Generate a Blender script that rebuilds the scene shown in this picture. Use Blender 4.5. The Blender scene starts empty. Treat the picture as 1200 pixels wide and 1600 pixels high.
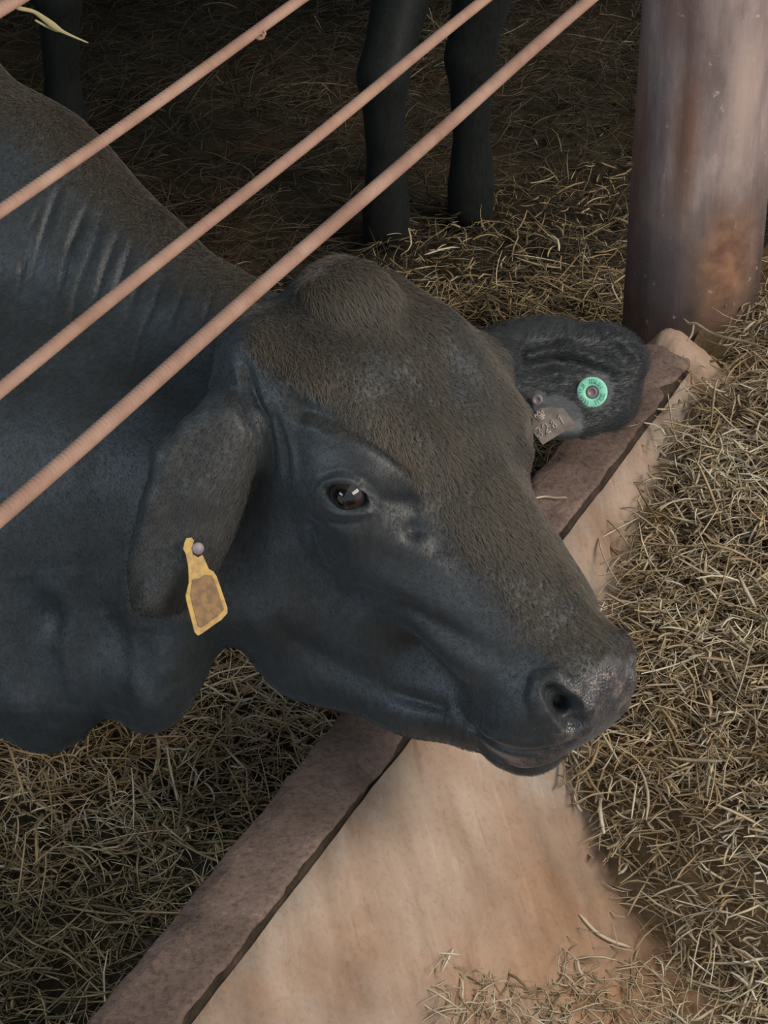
import bpy, math, random
import numpy as np
from mathutils import Vector, Matrix
from mathutils.bvhtree import BVHTree

# ---------------------------------------------------------------- camera
F_PX = 3800.0
PITCH = math.radians(32.3)
CURB_Z = 0.45
CAM = Vector((0, 0, CURB_Z + 1.75))
sc = bpy.context.scene
cam_data = bpy.data.cameras.new('camera')
cam = bpy.data.objects.new('camera', cam_data)
sc.collection.objects.link(cam)
cam_data.sensor_fit = 'VERTICAL'
cam_data.sensor_height = 36
cam_data.lens = F_PX / 1600 * 36
cam_data.clip_start = 0.05
cam.location = CAM
cam.rotation_euler = (math.pi / 2 - PITCH, 0, 0)
sc.camera = cam
sc.view_settings.view_transform = 'Standard'
sc.view_settings.look = 'None'
sc.view_settings.gamma = 1
sc.view_settings.use_curve_mapping = False
sc.view_settings.exposure = 0.12

# ---------------------------------------------------------------- light
world = bpy.data.worlds.new('world')
sc.world = world
world.use_nodes = True
wn = world.node_tree
wn.nodes['Background'].inputs[0].default_value = (0.80, 0.90, 1.0, 1)
wn.nodes['Background'].inputs[1].default_value = 0.78


def area_light(name, loc, target, size, energy, color):
    d = bpy.data.lights.new(name, 'AREA')
    d.shape = 'RECTANGLE'
    d.size, d.size_y = size
    d.energy = energy
    d.color = color
    o = bpy.data.objects.new(name, d)
    sc.collection.objects.link(o)
    o.location = loc
    o.rotation_euler = (Vector(target) - Vector(loc)).to_track_quat('-Z', 'Y').to_euler()
    return o


# daylight through the open side of the barn, beyond the feed alley
area_light('daylight_open_side', (4.2, 0.6, 4.0), (0.4, 3.0, 0.6), (4.0, 1.8), 255, (1.0, 0.90, 0.78))
area_light('daylight_gable', (-2.7, 0.6, 2.8), (0.1, 2.8, 0.8), (2.0, 0.8), 44, (0.72, 0.86, 1.0))

# ---------------------------------------------------------------- frames
F = Vector((0, math.cos(PITCH), -math.sin(PITCH)))
U = Vector((0, math.sin(PITCH), math.cos(PITCH)))
R = Vector((1, 0, 0))


def ray(px, py):
    return R * ((px - 600) / F_PX) + U * ((800 - py) / F_PX) + F


def C(px, py, depth):
    """point of the place seen at (px, py), depth metres in front of the camera"""
    return CAM + ray(px, py) * depth


def on_z(px, py, z):
    r = ray(px, py)
    return CAM + r * ((z - CAM.z) / r.z)


def to_px(P):
    d = Vector(P) - CAM
    z = d.dot(F)
    return 600 + d.dot(R) / z * F_PX, 800 - d.dot(U) / z * F_PX, z


AZ = math.atan2(2150, 4494)          # the trough runs 25.6 degrees off the view
D = Vector((math.sin(AZ), math.cos(AZ), 0))     # along the trough
N = Vector((math.cos(AZ), -math.sin(AZ), 0))    # across, from the pen to the feed alley
CREASE = -0.5515 * 1.75              # n of the inner curb edge
OUTER = -0.602 * 1.75                # n of the outer curb edge
_p = on_z(580, 1210, CURB_Z)


def T(s, t, z):
    """trough frame: s across from the curb's inner edge, t along, z up"""
    return N * (CREASE + s) + D * t + Vector((0, 0, z))


# ---------------------------------------------------------------- object helpers
def tag(o, label=None, cat=None, group=None, kind=None):
    if label: o['label'] = label
    if cat: o['category'] = cat
    if group: o['group'] = group
    if kind: o['kind'] = kind
    return o


def mesh_obj(name, verts, faces, mat=None, parent=None, smooth=True):
    me = bpy.data.meshes.new(name)
    me.from_pydata([tuple(v) for v in verts], [], [tuple(f) for f in faces])
    me.update()
    if smooth:
        me.polygons.foreach_set('use_smooth', [True] * len(me.polygons))
    o = bpy.data.objects.new(name, me)
    sc.collection.objects.link(o)
    if mat: me.materials.append(mat)
    if parent: o.parent = parent
    return o


def fast_mesh(name, verts, quads, mat=None, smooth=True):
    verts = np.asarray(verts, np.float32)
    quads = np.asarray(quads, np.int32)
    me = bpy.data.meshes.new(name)
    me.vertices.add(len(verts)); me.vertices.foreach_set('co', verts.ravel())
    k = quads.shape[1]
    me.loops.add(quads.size); me.loops.foreach_set('vertex_index', quads.ravel())
    me.polygons.add(len(quads))
    me.polygons.foreach_set('loop_start', np.arange(0, quads.size, k, dtype=np.int32))
    me.update(calc_edges=True)
    me.validate()
    if smooth:
        me.polygons.foreach_set('use_smooth', np.ones(len(me.polygons), bool))
    o = bpy.data.objects.new(name, me)
    sc.collection.objects.link(o)
    if mat: me.materials.append(mat)
    return o


def new_mat(name, color, rough=0.8, spec=0.3):
    m = bpy.data.materials.new(name)
    m.use_nodes = True
    b = m.node_tree.nodes['Principled BSDF']
    b.inputs['Base Color'].default_value = (*color, 1)
    b.inputs['Roughness'].default_value = rough
    b.inputs['Specular IOR Level'].default_value = spec
    return m, m.node_tree.nodes, m.node_tree.links, b


def noise(nt, scale, detail=6, rough=0.6, coord=None, vec_scale=None, rot=None):
    n = nt.nodes.new('ShaderNodeTexNoise')
    n.inputs['Scale'].default_value = scale
    n.inputs['Detail'].default_value = detail
    n.inputs['Roughness'].default_value = rough
    tc = nt.nodes.new('ShaderNodeTexCoord')
    src = tc.outputs['Object']
    if vec_scale or rot:
        mp = nt.nodes.new('ShaderNodeMapping')
        if vec_scale: mp.inputs['Scale'].default_value = vec_scale
        if rot: mp.inputs['Rotation'].default_value = rot
        nt.links.new(src, mp.inputs[0]); src = mp.outputs[0]
    nt.links.new(src, n.inputs['Vector'])
    return n.outputs['Fac']


def dir_noise(nt, scale, detail, rough, axes):
    """noise stretched along given world directions: axes = ((direction, scale), ...)"""
    tc = nt.nodes.new('ShaderNodeTexCoord'); cb = nt.nodes.new('ShaderNodeCombineXYZ')
    for i, (v, k) in enumerate(axes):
        dn = nt.nodes.new('ShaderNodeVectorMath'); dn.operation = 'DOT_PRODUCT'
        dn.inputs[1].default_value = tuple(Vector(v) * k)
        nt.links.new(tc.outputs['Object'], dn.inputs[0]); nt.links.new(dn.outputs['Value'], cb.inputs[i])
    n = nt.nodes.new('ShaderNodeTexNoise')
    n.inputs['Scale'].default_value = scale; n.inputs['Detail'].default_value = detail; n.inputs['Roughness'].default_value = rough
    nt.links.new(cb.outputs[0], n.inputs['Vector'])
    return n.outputs['Fac']


def ramp(nt, fac, stops):
    r = nt.nodes.new('ShaderNodeValToRGB')
    el = r.color_ramp.elements
    while len(el) < len(stops): el.new(0.5)
    for e, (p, c) in zip(el, stops):
        e.position = p; e.color = (*c, 1)
    nt.links.new(fac, r.inputs[0])
    return r.outputs[0]


def bump(nt, bsdf, fac, strength, dist, prev=None):
    b = nt.nodes.new('ShaderNodeBump')
    b.inputs['Strength'].default_value = strength
    b.inputs['Distance'].default_value = dist
    nt.links.new(fac, b.inputs['Height'])
    if prev: nt.links.new(prev, b.inputs['Normal'])
    nt.links.new(b.outputs[0], bsdf.inputs['Normal'])
    return b.outputs[0]


def mix(nt, fac, a, b, mode='MIX'):
    m = nt.nodes.new('ShaderNodeMix'); m.data_type = 'RGBA'; m.blend_type = mode
    for v, i in ((fac, 0), (a, 6), (b, 7)):
        if isinstance(v, (int, float)): m.inputs[i].default_value = v
        elif isinstance(v, tuple): m.inputs[i].default_value = (*v, 1)
        else: nt.links.new(v, m.inputs[i])
    return m.outputs[2]

# ---------------------------------------------------------------- implicit-surface sculpting
class Grid:
    def __init__(self, lo, cell, n):
        self.lo = np.array(lo, float); self.cell = cell; self.n = np.array(n, int)
        self.v = np.full(self.n, 0.5, np.float32)

    def block(self, lo, hi):
        a = np.clip(np.floor((lo - self.lo) / self.cell).astype(int), 0, self.n)
        b = np.clip(np.ceil((hi - self.lo) / self.cell).astype(int) + 1, 0, self.n)
        if np.any(b <= a): return None, None
        g = [(np.arange(a[i], b[i]) * self.cell + self.lo[i]).astype(np.float32) for i in range(3)]
        X, Y, Z = np.meshgrid(*g, indexing='ij')
        return (slice(a[0], b[0]), slice(a[1], b[1]), slice(a[2], b[2])), np.stack([X, Y, Z], -1)

    def run(self, ops):
        for lo, hi, fn, k, cut in ops:
            sl, P = self.block(lo, hi)
            if sl is None: continue
            d = fn(P); a = self.v[sl]
            if cut: d = -d
            h = np.maximum(k - np.abs(a - d), 0) / k
            h = h * h * k * 0.25
            self.v[sl] = np.maximum(a, d) + h if cut else np.minimum(a, d) - h


class Field:
    """smooth union of ellipsoids and tapered capsules, skinned by surface nets block by block"""
    def __init__(self, lo, hi, cell):
        self.lo = np.array(lo, float); self.hi = np.array(hi, float); self.cell = cell
        self.ops = []

    def ell(self, c, axes, r, k=0.03, cut=False):
        c = np.array(c, np.float32); A = np.array([list(x) for x in axes], np.float32)
        ext = np.sqrt(((A * np.array(r)[:, None]) ** 2).sum(0)) + k + 0.02
        rr = np.array(r, np.float32)

        def fn(P):
            q = (P - c) @ A.T
            k0 = np.sqrt(((q / rr) ** 2).sum(-1)); k1 = np.sqrt(((q / rr ** 2) ** 2).sum(-1)) + 1e-9
            return k0 * (k0 - 1) / k1
        self.ops.append((c - ext, c + ext, fn, k, cut))

    def cone(self, a, b, ra, rb, k=0.03, cut=False):
        a = np.array(a, np.float32); b = np.array(b, np.float32)
        m = max(ra, rb) + k + 0.02
        ab = b - a

        def fn(P):
            t = np.clip(((P - a) @ ab) / float(ab @ ab), 0, 1)
            return np.sqrt(((P - a - t[..., None] * ab) ** 2).sum(-1)) - (ra + (rb - ra) * t)
        self.ops.append((np.minimum(a, b) - m, np.maximum(a, b) + m, fn, k, cut))

    def chain(self, pts, k=0.03):
        for (a, ra), (b, rb) in zip(pts, pts[1:]):
            self.cone(a, b, ra, rb, k)

    def at(self, P):
        out = np.full(len(P), 0.5, np.float32)
        for lo, hi, fn, k, cut in self.ops:
            m = np.where(np.all((P > lo) & (P < hi), 1))[0]
            if not len(m): continue
            d = fn(P[m].astype(np.float32)); a = out[m]
            if cut: d = -d
            h = np.maximum(k - np.abs(a - d), 0) / k
            h = h * h * k * 0.25
            out[m] = np.maximum(a, d) + h if cut else np.minimum(a, d) - h
        return out

    def snap(self, V, Q, idx, steps=2):
        """slide vertices along their normals onto the exact surface"""
        for _ in range(steps):
            n = vert_normals(V, Q)[idx]
            p = V[idx]; e = 0.0012
            d0 = self.at(p); g = (self.at(p + n * e) - self.at(p - n * e)) / (2 * e)
            st = np.where(g > 0.25, -d0 / np.where(g > 0.25, g, 1), 0)
            V[idx] = p + n * np.clip(st, -0.004, 0.004)[:, None]
        return V

    def skin(self):
        BS = 24; cell = self.cell
        nb = np.ceil((self.hi - self.lo) / (cell * BS)).astype(int)
        q = 3                                              # coarse pass: one sample per q cells
        g = Grid(self.lo, cell * q, nb * (BS // q) + 1); g.run(self.ops)
        Vs, keys, quads = [], [], []
        tot = nb * BS + 2
        key = lambda I: (I[:, 0].astype(np.int64) * tot[1] + I[:, 1]) * tot[2] + I[:, 2]
        for bi in np.ndindex(*nb):
            o = np.array(bi) * BS; oc = np.array(bi) * (BS // q)
            sub = g.v[oc[0]:oc[0] + BS // q + 1, oc[1]:oc[1] + BS // q + 1, oc[2]:oc[2] + BS // q + 1]
            if sub.min() > cell * 5 or sub.max() < -cell * 5: continue
            n = np.array([BS + 2] * 3)                     # one extra layer on the low side for the quads
            b = Grid(self.lo + (o - 1) * cell, cell, n)
            lo, hi = b.lo, b.lo + n * cell
            b.run([p for p in self.ops if np.all(p[0] < hi) and np.all(p[1] > lo)])
            v = b.v; s = v < 0
            if s.all() or not s.any(): continue
            c = np.zeros(n - 1, np.int8)
            for i, j, k in np.ndindex(2, 2, 2):
                c += s[i:n[0] - 1 + i, j:n[1] - 1 + j, k:n[2] - 1 + k]
            I = np.argwhere((c > 0) & (c < 8))
            acc = np.zeros((len(I), 3)); cnt = np.zeros(len(I))
            vals = {x: v[I[:, 0] + x[0], I[:, 1] + x[1], I[:, 2] + x[2]] for x in np.ndindex(2, 2, 2)}
            for p in np.ndindex(2, 2, 2):
                for ax in range(3):
                    if p[ax]: continue
                    p2 = list(p); p2[ax] = 1
                    a_, b_ = vals[p], vals[tuple(p2)]
                    m = (a_ < 0) != (b_ < 0)
                    t = np.where(m, a_ / np.where(m, a_ - b_, 1), 0)
                    pt = np.repeat(np.array(p, float)[None], len(I), 0); pt[:, ax] = t
                    acc[m] += pt[m]; cnt += m
            Vs.append((I + acc / cnt[:, None]) * cell + b.lo); keys.append(key(I + o))
            for ax in range(3):
                a1, a2 = (ax + 1) % 3, (ax + 2) % 3
                m0 = [slice(1, BS + 1)] * 3; m1 = list(m0)
                m1[ax] = slice(2, BS + 2)
                m0 = tuple(m0); m1 = tuple(m1)
                A_, B_ = s[m0], s[m1]
                d1 = np.zeros(3, int); d1[a1] = 1
                d2 = np.zeros(3, int); d2[a2] = 1
                for cond, flip in ((A_ & ~B_, False), (~A_ & B_, True)):
                    E = np.argwhere(cond)
                    if not len(E): continue
                    E = E + 1 + o
                    f4 = [key(E - x) for x in (d1 + d2, d2, 0 * d1, d1)]
                    quads.append(np.stack(f4[::-1] if flip else f4, 1))
        K = np.concatenate(keys); V = np.concatenate(Vs); Qk = np.concatenate(quads)
        uk, first = np.unique(K, return_index=True)
        V = V[first]
        Q = np.searchsorted(uk, Qk)
        return V, Q


def refine(V, Q, others, mask, smooth=True):
    """split the masked quads in four (Catmull-Clark inside the patch); neighbours keep their corners and gain the mid points"""
    M, K = Q[mask], Q[~mask]
    nv = len(V)
    E = np.sort(np.stack([M, np.roll(M, -1, 1)], -1).reshape(-1, 2), 1)
    ek = E[:, 0].astype(np.int64) * nv + E[:, 1]
    ue, inv, cnt = np.unique(ek, return_inverse=True, return_counts=True)
    e0, e1 = ue // nv, ue % nv
    fp = V[M].mean(1)
    fsum = np.zeros((len(ue), 3)); np.add.at(fsum, inv, np.repeat(fp, 4, 0))
    mid = (V[e0] + V[e1]) / 2
    ep = mid.copy()
    inner = cnt == 2
    ep[inner] = (V[e0] + V[e1] + fsum)[inner] / 4
    Vn = V.copy()
    fs = np.zeros((nv, 3)); fc = np.zeros(nv); np.add.at(fs, M.ravel(), np.repeat(fp, 4, 0)); np.add.at(fc, M.ravel(), 1)
    es = np.zeros((nv, 3)); ec = np.zeros(nv)
    for e in (e0, e1): np.add.at(es, e, mid); np.add.at(ec, e, 1)
    bv = np.zeros(nv, bool); bv[e0[~inner]] = True; bv[e1[~inner]] = True
    ok = (fc > 2) & ~bv & (fc == ec)
    n = fc[ok][:, None]
    Vn[ok] = (fs[ok] / n + 2 * es[ok] / n + (n - 3) * V[ok]) / n
    V2 = np.concatenate([Vn, ep, fp])
    em = nv + inv.reshape(-1, 4)
    fi = nv + len(ue) + np.arange(len(M))
    sub = [np.stack([M[:, i], em[:, i], fi, em[:, i - 1]], 1) for i in range(4)]
    # neighbours on the rim
    rim = dict(zip(ue[~inner].tolist(), (nv + np.where(~inner)[0]).tolist()))
    isr = bv[K].sum(1) >= 2
    keep = K[~isr]; out = list(others); plain = []
    for q in K[isr].tolist():
        p = []
        for i in range(4):
            x, y = q[i], q[(i + 1) % 4]
            p.append(x)
            m = rim.get(min(x, y) * nv + max(x, y))
            if m is not None: p.append(m)
        (plain if len(p) == 4 else out).append(p)
    Qn = np.concatenate([keep] + ([np.array(plain)] if plain else []) + sub)
    fine = np.zeros(len(Qn), bool); fine[len(Qn) - 4 * len(M):] = True
    return V2, Qn, out, fine


def poly_mesh(name, V, Q, others, mat=None):
    me = bpy.data.meshes.new(name)
    ol = [len(p) for p in others]; of = [i for p in others for i in p]
    loops = np.concatenate([Q.ravel(), np.array(of, int)]).astype(np.int32)
    starts = np.concatenate([np.arange(len(Q)) * 4, Q.size + np.concatenate([[0], np.cumsum(ol)[:-1]])] if ol else [np.arange(len(Q)) * 4]).astype(np.int32)
    me.vertices.add(len(V)); me.vertices.foreach_set('co', V.astype(np.float32).ravel())
    me.loops.add(len(loops)); me.loops.foreach_set('vertex_index', loops)
    me.polygons.add(len(starts)); me.polygons.foreach_set('loop_start', starts)
    me.update(calc_edges=True); me.validate()
    me.polygons.foreach_set('use_smooth', np.ones(len(me.polygons), bool))
    o = bpy.data.objects.new(name, me)
    sc.collection.objects.link(o)
    if mat: me.materials.append(mat)
    return o


def in_frame(V, x0, y0, x1, y1):
    d = V - np.array(CAM); z = d @ np.array(F)
    px = 600 + d @ np.array(R) / z * F_PX; py = 800 - d @ np.array(U) / z * F_PX
    return (px > x0) & (px < x1) & (py > y0) & (py < y1)


def vert_normals(V, Q):
    fn = np.cross(V[Q[:, 2]] - V[Q[:, 0]], V[Q[:, 3]] - V[Q[:, 1]])
    N_ = np.zeros_like(V)
    for i in range(4): np.add.at(N_, Q[:, i], fn)
    return N_ / (np.linalg.norm(N_, axis=1, keepdims=True) + 1e-12)


class Sculpt:
    """brush strokes laid on the surface: grooves, folds and swellings"""
    def __init__(self, V, Q):
        self.V, self.Q = V, Q; self.refresh()

    def refresh(self):
        self.Nm = vert_normals(self.V, self.Q)
        self.bvh = BVHTree.FromPolygons(self.V.tolist(), self.Q.tolist())

    def hit(self, px, py):
        d = ray(px, py).normalized()
        h = self.bvh.ray_cast(CAM, d)
        return None if h[0] is None else np.array(h[0])

    def stroke(self, pts, width, amp, taper=True):
        P = [self.hit(*p) for p in pts]
        P = [p for p in P if p is not None]
        if len(P) < 2: return
        self.stroke3(P, width, amp, taper)

    def stroke3(self, P, width, amp, taper=True):
        # smooth the polyline
        P = np.array(P)
        if len(P) > 2:
            t = np.linspace(0, len(P) - 1, 6 * len(P))
            i = np.clip(t.astype(int), 0, len(P) - 2); f = (t - i)[:, None]
            p0 = P[np.clip(i - 1, 0, None)]; p1 = P[i]; p2 = P[i + 1]; p3 = P[np.clip(i + 2, None, len(P) - 1)]
            P = 0.5 * ((2 * p1) + (p2 - p0) * f + (2 * p0 - 5 * p1 + 4 * p2 - p3) * f ** 2 + (3 * p1 - p0 - 3 * p2 + p3) * f ** 3)
        lo = P.min(0) - 3 * width; hi = P.max(0) + 3 * width
        sel = np.where(np.all((self.V > lo) & (self.V < hi), 1))[0]
        v = self.V[sel]
        best = np.full(len(sel), 9.0); bt = np.zeros(len(sel))
        m = len(P) - 1
        for j in range(m):
            ab = P[j + 1] - P[j]
            t = np.clip(((v - P[j]) @ ab) / (ab @ ab + 1e-12), 0, 1)
            d = np.linalg.norm(v - P[j] - t[:, None] * ab, axis=1)
            b = d < best
            best[b] = d[b]; bt[b] = (j + t[b]) / m
        w = np.exp(-(best / width) ** 2)
        if taper: w *= np.clip(np.sin(np.pi * np.clip(bt, 0.02, 0.98)), 0, 1) ** 0.5
        self.V[sel] += (self.Nm[sel] * (w * amp)[:, None]).astype(self.V.dtype)

    def dab(self, px, py, r, amp):
        p = self.hit(px, py)
        if p is not None: self.dab3(p, r, amp)

    def dab3(self, p, r, amp):
        d = np.linalg.norm(self.V - p, axis=1)
        self.V += (self.Nm * (np.exp(-(d / r) ** 2) * amp)[:, None]).astype(self.V.dtype)


# ---------------------------------------------------------------- the bull
LAT = Vector((0.68, 0.27, -0.68)); AXI = Vector((0.526, -0.838, 0.144))


def cam_dir(v):
    return (R * v.x + U * v.y - F * v.z)


AXI.normalize(); LAT = (LAT - AXI * LAT.dot(AXI)).normalized(); DOR = AXI.cross(LAT)
HL, HA, HD = cam_dir(LAT), cam_dir(AXI), cam_dir(DOR)
HO = C(722, 684, 2.6)
PXM = F_PX / 2.6


def H(u, v, w):
    return HO + HL * u + HA * v + HD * w


AX = (HL, HA, HD)


def rot_axes(axes, about, ang):
    m = Matrix.Rotation(ang, 3, axes[about])
    return tuple(m @ a for a in axes)


def build_bull_field():
    f = Field((-2.75, 1.3, -0.02), (0.75, 4.3, 1.45), 0.0065)
    # --- body, beyond the frame to the left
    B = lambda L, s, z: T(OUTER - CREASE - 0.1 - L, 0, 0) + D * (BT + s) + Vector((0, 0, z))
    BT = to_t
    f.ell(B(0.95, 0, 0.86), (N, D, Vector((0, 0, 1))), (0.42, 0.27, 0.34), 0.1)
    f.ell(B(1.45, 0, 0.84), (N, D, Vector((0, 0, 1))), (0.55, 0.32, 0.34), 0.15)
    f.ell(B(2.0, 0, 0.9), (N, D, Vector((0, 0, 1))), (0.33, 0.26, 0.30), 0.15)
    for s in (-1, 1):
        f.chain([(B(0.85, s * 0.17, 0.72), 0.15), (B(0.80, s * 0.17, 0.5), 0.085), (B(0.84, s * 0.16, 0.33), 0.05),
                 (B(0.84, s * 0.16, 0.12), 0.038), (B(0.82, s * 0.16, 0.04), 0.055)], 0.04)
        f.chain([(B(2.0, s * 0.16, 0.8), 0.2), (B(1.85, s * 0.17, 0.58), 0.11), (B(2.06, s * 0.16, 0.42), 0.055),
                 (B(2.02, s * 0.16, 0.12), 0.04), (B(1.99, s * 0.16, 0.04), 0.055)], 0.04)
    f.chain([(B(2.28, 0, 1.05), 0.03), (B(2.36, 0, 0.8), 0.02), (B(2.35, 0, 0.5), 0.02), (B(2.35, 0, 0.32), 0.04)], 0.02)
    # --- neck
    cr = lambda x, y, d, r: (C(x, y, d), r / F_PX * d)
    f.chain([cr(470, 605, 2.80, 105), cr(310, 545, 2.86, 116), cr(150, 462, 2.93, 152), cr(0, 368, 2.98, 200),
             cr(-230, 240, 3.08, 240), cr(-520, 230, 3.2, 260)], 0.06)
    f.chain([cr(420, 740, 2.74, 110), cr(260, 760, 2.82, 180), cr(60, 740, 2.9, 240), cr(-250, 640, 3.05, 330),
             cr(-600, 600, 3.2, 350)], 0.08)
    # dewlap, hung in folds
    f.chain([cr(430, 930, 2.70, 70), cr(350, 900, 2.74, 90), cr(290, 850, 2.76, 100)], 0.05)
    f.chain([cr(330, 800, 2.74, 90), cr(262, 930, 2.76, 72), cr(240, 1040, 2.77, 64), cr(232, 1092, 2.79, 52)], 0.05)
    f.chain([cr(60, 840, 2.86, 150), cr(72, 960, 2.84, 105), cr(70, 1060, 2.84, 84), cr(72, 1110, 2.86, 58)], 0.06)
    f.cone(C(-60, 900, 2.9), C(-90, 1060, 2.88), 0.1, 0.075, 0.05)
    f.cone(C(150, 860, 2.82), C(160, 1010, 2.82), 0.09, 0.06, 0.05)
    f.chain([(C(-90, 1000, 2.9), 0.09), (C(-330, 900, 3.0), 0.11), (C(-600, 800, 3.15), 0.2)], 0.08)
    # --- head
    f.ell(H(0, -0.085, -0.115), AX, (0.146, 0.158, 0.118), 0.05)
    f.ell(H(-0.005, -0.205, -0.045), AX, (0.058, 0.045, 0.05), 0.05)
    for s in (-1, 1):
        f.cone(H(s * 0.075, -0.11, -0.065), H(s * 0.105, -0.01, -0.062), 0.062, 0.046, 0.04)
        f.ell(H(s * 0.119, -0.01, -0.074), AX, (0.033, 0.052, 0.038), 0.035)     # orbit
        f.ell(H(s * 0.068, 0.03, -0.225), AX, (0.056, 0.13, 0.13), 0.05)          # cheek
        f.cone(H(s * 0.055, 0.085, -0.325), H(s * 0.04, 0.19, -0.232), 0.058, 0.042, 0.05)
        f.cone(H(s * 0.04, 0.19, -0.232), H(s * 0.04, 0.25, -0.175), 0.042, 0.033, 0.04)
        f.cone(H(s * 0.088, 0.04, -0.105), H(s * 0.06, 0.2, -0.08), 0.042, 0.04, 0.04)
        f.ell(H(s * 0.042, 0.284, -0.094), AX, (0.048, 0.050, 0.066), 0.025)
        f.cone(H(s * 0.09, -0.13, -0.085), H(s * 0.088, -0.19, -0.10), 0.058, 0.056, 0.03)
        f.cone(H(s * 0.09, -0.04, -0.21), H(s * 0.08, -0.12, -0.17), 0.06, 0.07, 0.05)
    f.cone(H(0, 0.0, -0.092), H(0, 0.27, -0.07), 0.095, 0.066, 0.04)
    f.ell(H(0.0, 0.276, -0.074), AX, (0.080, 0.052, 0.07), 0.03)
    f.ell(H(0, 0.296, -0.156), AX, (0.060, 0.050, 0.031), 0.008)
    f.cone(H(0, 0.08, -0.26), H(0, 0.25, -0.17), 0.08, 0.045, 0.05)
    # throat
    f.chain([(H(0, -0.05, -0.31), 0.085), (H(0, 0.05, -0.30), 0.07)], 0.08)
    # --- ears
    near_ear(f, cr); far_ear(f, cr)
    # --- eye sockets and nostrils, found on the near side and mirrored
    e0, n0 = surface(f, 538, 777)
    al = (R * 0.95 - U * 0.31); al = (al - n0 * al.dot(n0)).normalized()
    loc = lambda v: Vector((v.dot(HL), v.dot(HA), v.dot(HD)))
    ec, en, ea = loc(e0 - HO), loc(n0), loc(al)
    rim = [surface(f, *p) for p in ((846, 1112), (840, 1090), (846, 1066), (868, 1060), (895, 1078), (917, 1106), (917, 1140))]
    rim = [loc(p - n * 0.004 - HO) for p, n in rim]
    hole = [surface(f, *p) for p in ((862, 1082), (884, 1106), (897, 1130))]
    hole = [loc(p + n * 0.001 - HO) for p, n in hole]
    for s in (1, -1):
        mm = lambda v: Vector((v.x * s, v.y, v.z))
        out = lambda v: HL * v.x + HA * v.y + HD * v.z
        w = lambda v: HO + out(mm(v))
        f.chain([(w(p), 0.0085 if s > 0 else 0.006) for p in rim], 0.010)
        for (p, q, ra, rb) in ((hole[0], hole[1], 0.0095, 0.014), (hole[1], hole[2], 0.014, 0.0125)):
            f.cone(w(p), w(q), ra, rb, 0.006, True)
        f.cone(w(hole[1]), w(hole[1] - loc(rim_n(f)) * 0.03), 0.012, 0.008, 0.006, True)
        n, a_ = out(mm(en)), out(mm(ea))
        EYES.append((w(ec), n, (a_, n.cross(a_), n)))
        f.ell(w(ec), (a_, n.cross(a_), n), (0.0255, 0.0106, 0.020), 0.005, True)
    return f


EYES = []


def rim_n(f):
    return surface(f, 880, 1104)[1]


def surface(f, px, py, z0=2.2, z1=3.2):
    """where the line of sight through (px, py) first meets the body, and the outward normal there"""
    r = np.array(ray(px, py)); t = np.arange(z0, z1, 0.002)
    P = np.array(CAM) + r * t[:, None]
    d = f.at(P); i = int(np.argmax(d < 0))
    p = P[i - 1] + (P[i] - P[i - 1]) * d[i - 1] / (d[i - 1] - d[i])
    e = 0.003
    g = [float(f.at(np.array([p + x]))[0] - f.at(np.array([p - x]))[0]) for x in np.eye(3) * e]
    return Vector(p), Vector(g).normalized()


def near_ear(f, cr):
    f.chain([cr(392, 630, 2.64, 50), cr(345, 672, 2.60, 48)], 0.04)
    a = Vector(C(322, 690, 2.58)); b = Vector(C(255, 920, 2.61))
    ax = (b - a).normalized()
    side = (R - ax * R.dot(ax)).normalized()
    nor = ax.cross(side)
    ax3 = (side, ax, nor)
    f.ell(C(314, 755, 2.58), ax3, (0.050, 0.085, 0.018), 0.02)
    f.ell(C(276, 850, 2.59), ax3, (0.046, 0.068, 0.013), 0.03)
    f.ell(C(256, 908, 2.60), rot_axes(ax3, 2, 0.25), (0.037, 0.038, 0.011), 0.015)
    f.cone(C(350, 690, 2.60), C(306, 760, 2.575), 0.032, 0.018, 0.03)
    # rolled back edge of the ear
    f.chain([cr(300, 678, 2.575, 15), cr(262, 715, 2.57, 16), cr(248, 790, 2.575, 11), cr(226, 880, 2.59, 9)], 0.02)
    f.chain([cr(262, 900, 2.585, 10), cr(240, 935, 2.59, 14), cr(225, 945, 2.595, 8)], 0.02)


def far_ear(f, cr):
    dp = lambda x: 2.78 + (x - 740) / 270 * 0.10
    f.chain([cr(735, 585, dp(735), 62), cr(790, 580, dp(790) + 0.02, 62)], 0.04)
    a = Vector(C(790, 590, dp(790))); b = Vector(C(1000, 575, dp(1000)))
    ax = (b - a).normalized()
    up = (U * 0.92 + F * 0.38); up = (up - ax * up.dot(ax)).normalized()
    nor = ax.cross(up)
    ax3 = (ax, up, nor)
    f.ell(C(866, 591, dp(866)), ax3, (0.092, 0.077, 0.022), 0.025)
    f.ell(C(944, 578, dp(944)), rot_axes(ax3, 2, math.radians(-8)), (0.036, 0.050, 0.014), 0.02)
    f.ell(C(962, 556, dp(962)), rot_axes(ax3, 2, math.radians(-15)), (0.036, 0.026, 0.011), 0.03)
    f.ell(C(945, 610, dp(958)), rot_axes(ax3, 2, math.radians(4)), (0.036, 0.042, 0.012), 0.025)
    tw = ear_face(nor)
    # the hollow of the ear, facing us, with its long ridge
    f.ell(C(880, 600, dp(880)) + tw * 0.024, ax3, (0.085, 0.056, 0.015), 0.02, True)
    g = lambda x, y: C(x, y, dp(x)) + tw * 0.006
    f.chain([(g(820, 560), 0.006), (g(880, 548), 0.006), (g(950, 575), 0.005), (g(975, 590), 0.003)], 0.012)
    f.chain([(g(810, 600), 0.005), (g(860, 590), 0.004), (g(900, 592), 0.002)], 0.012)


def ear_face(n):
    return n if n.dot(CAM - HO) > 0 else -n


to_t = (Vector(C(0, 600, 2.95)) - CAM * 0).dot(D)


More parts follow.
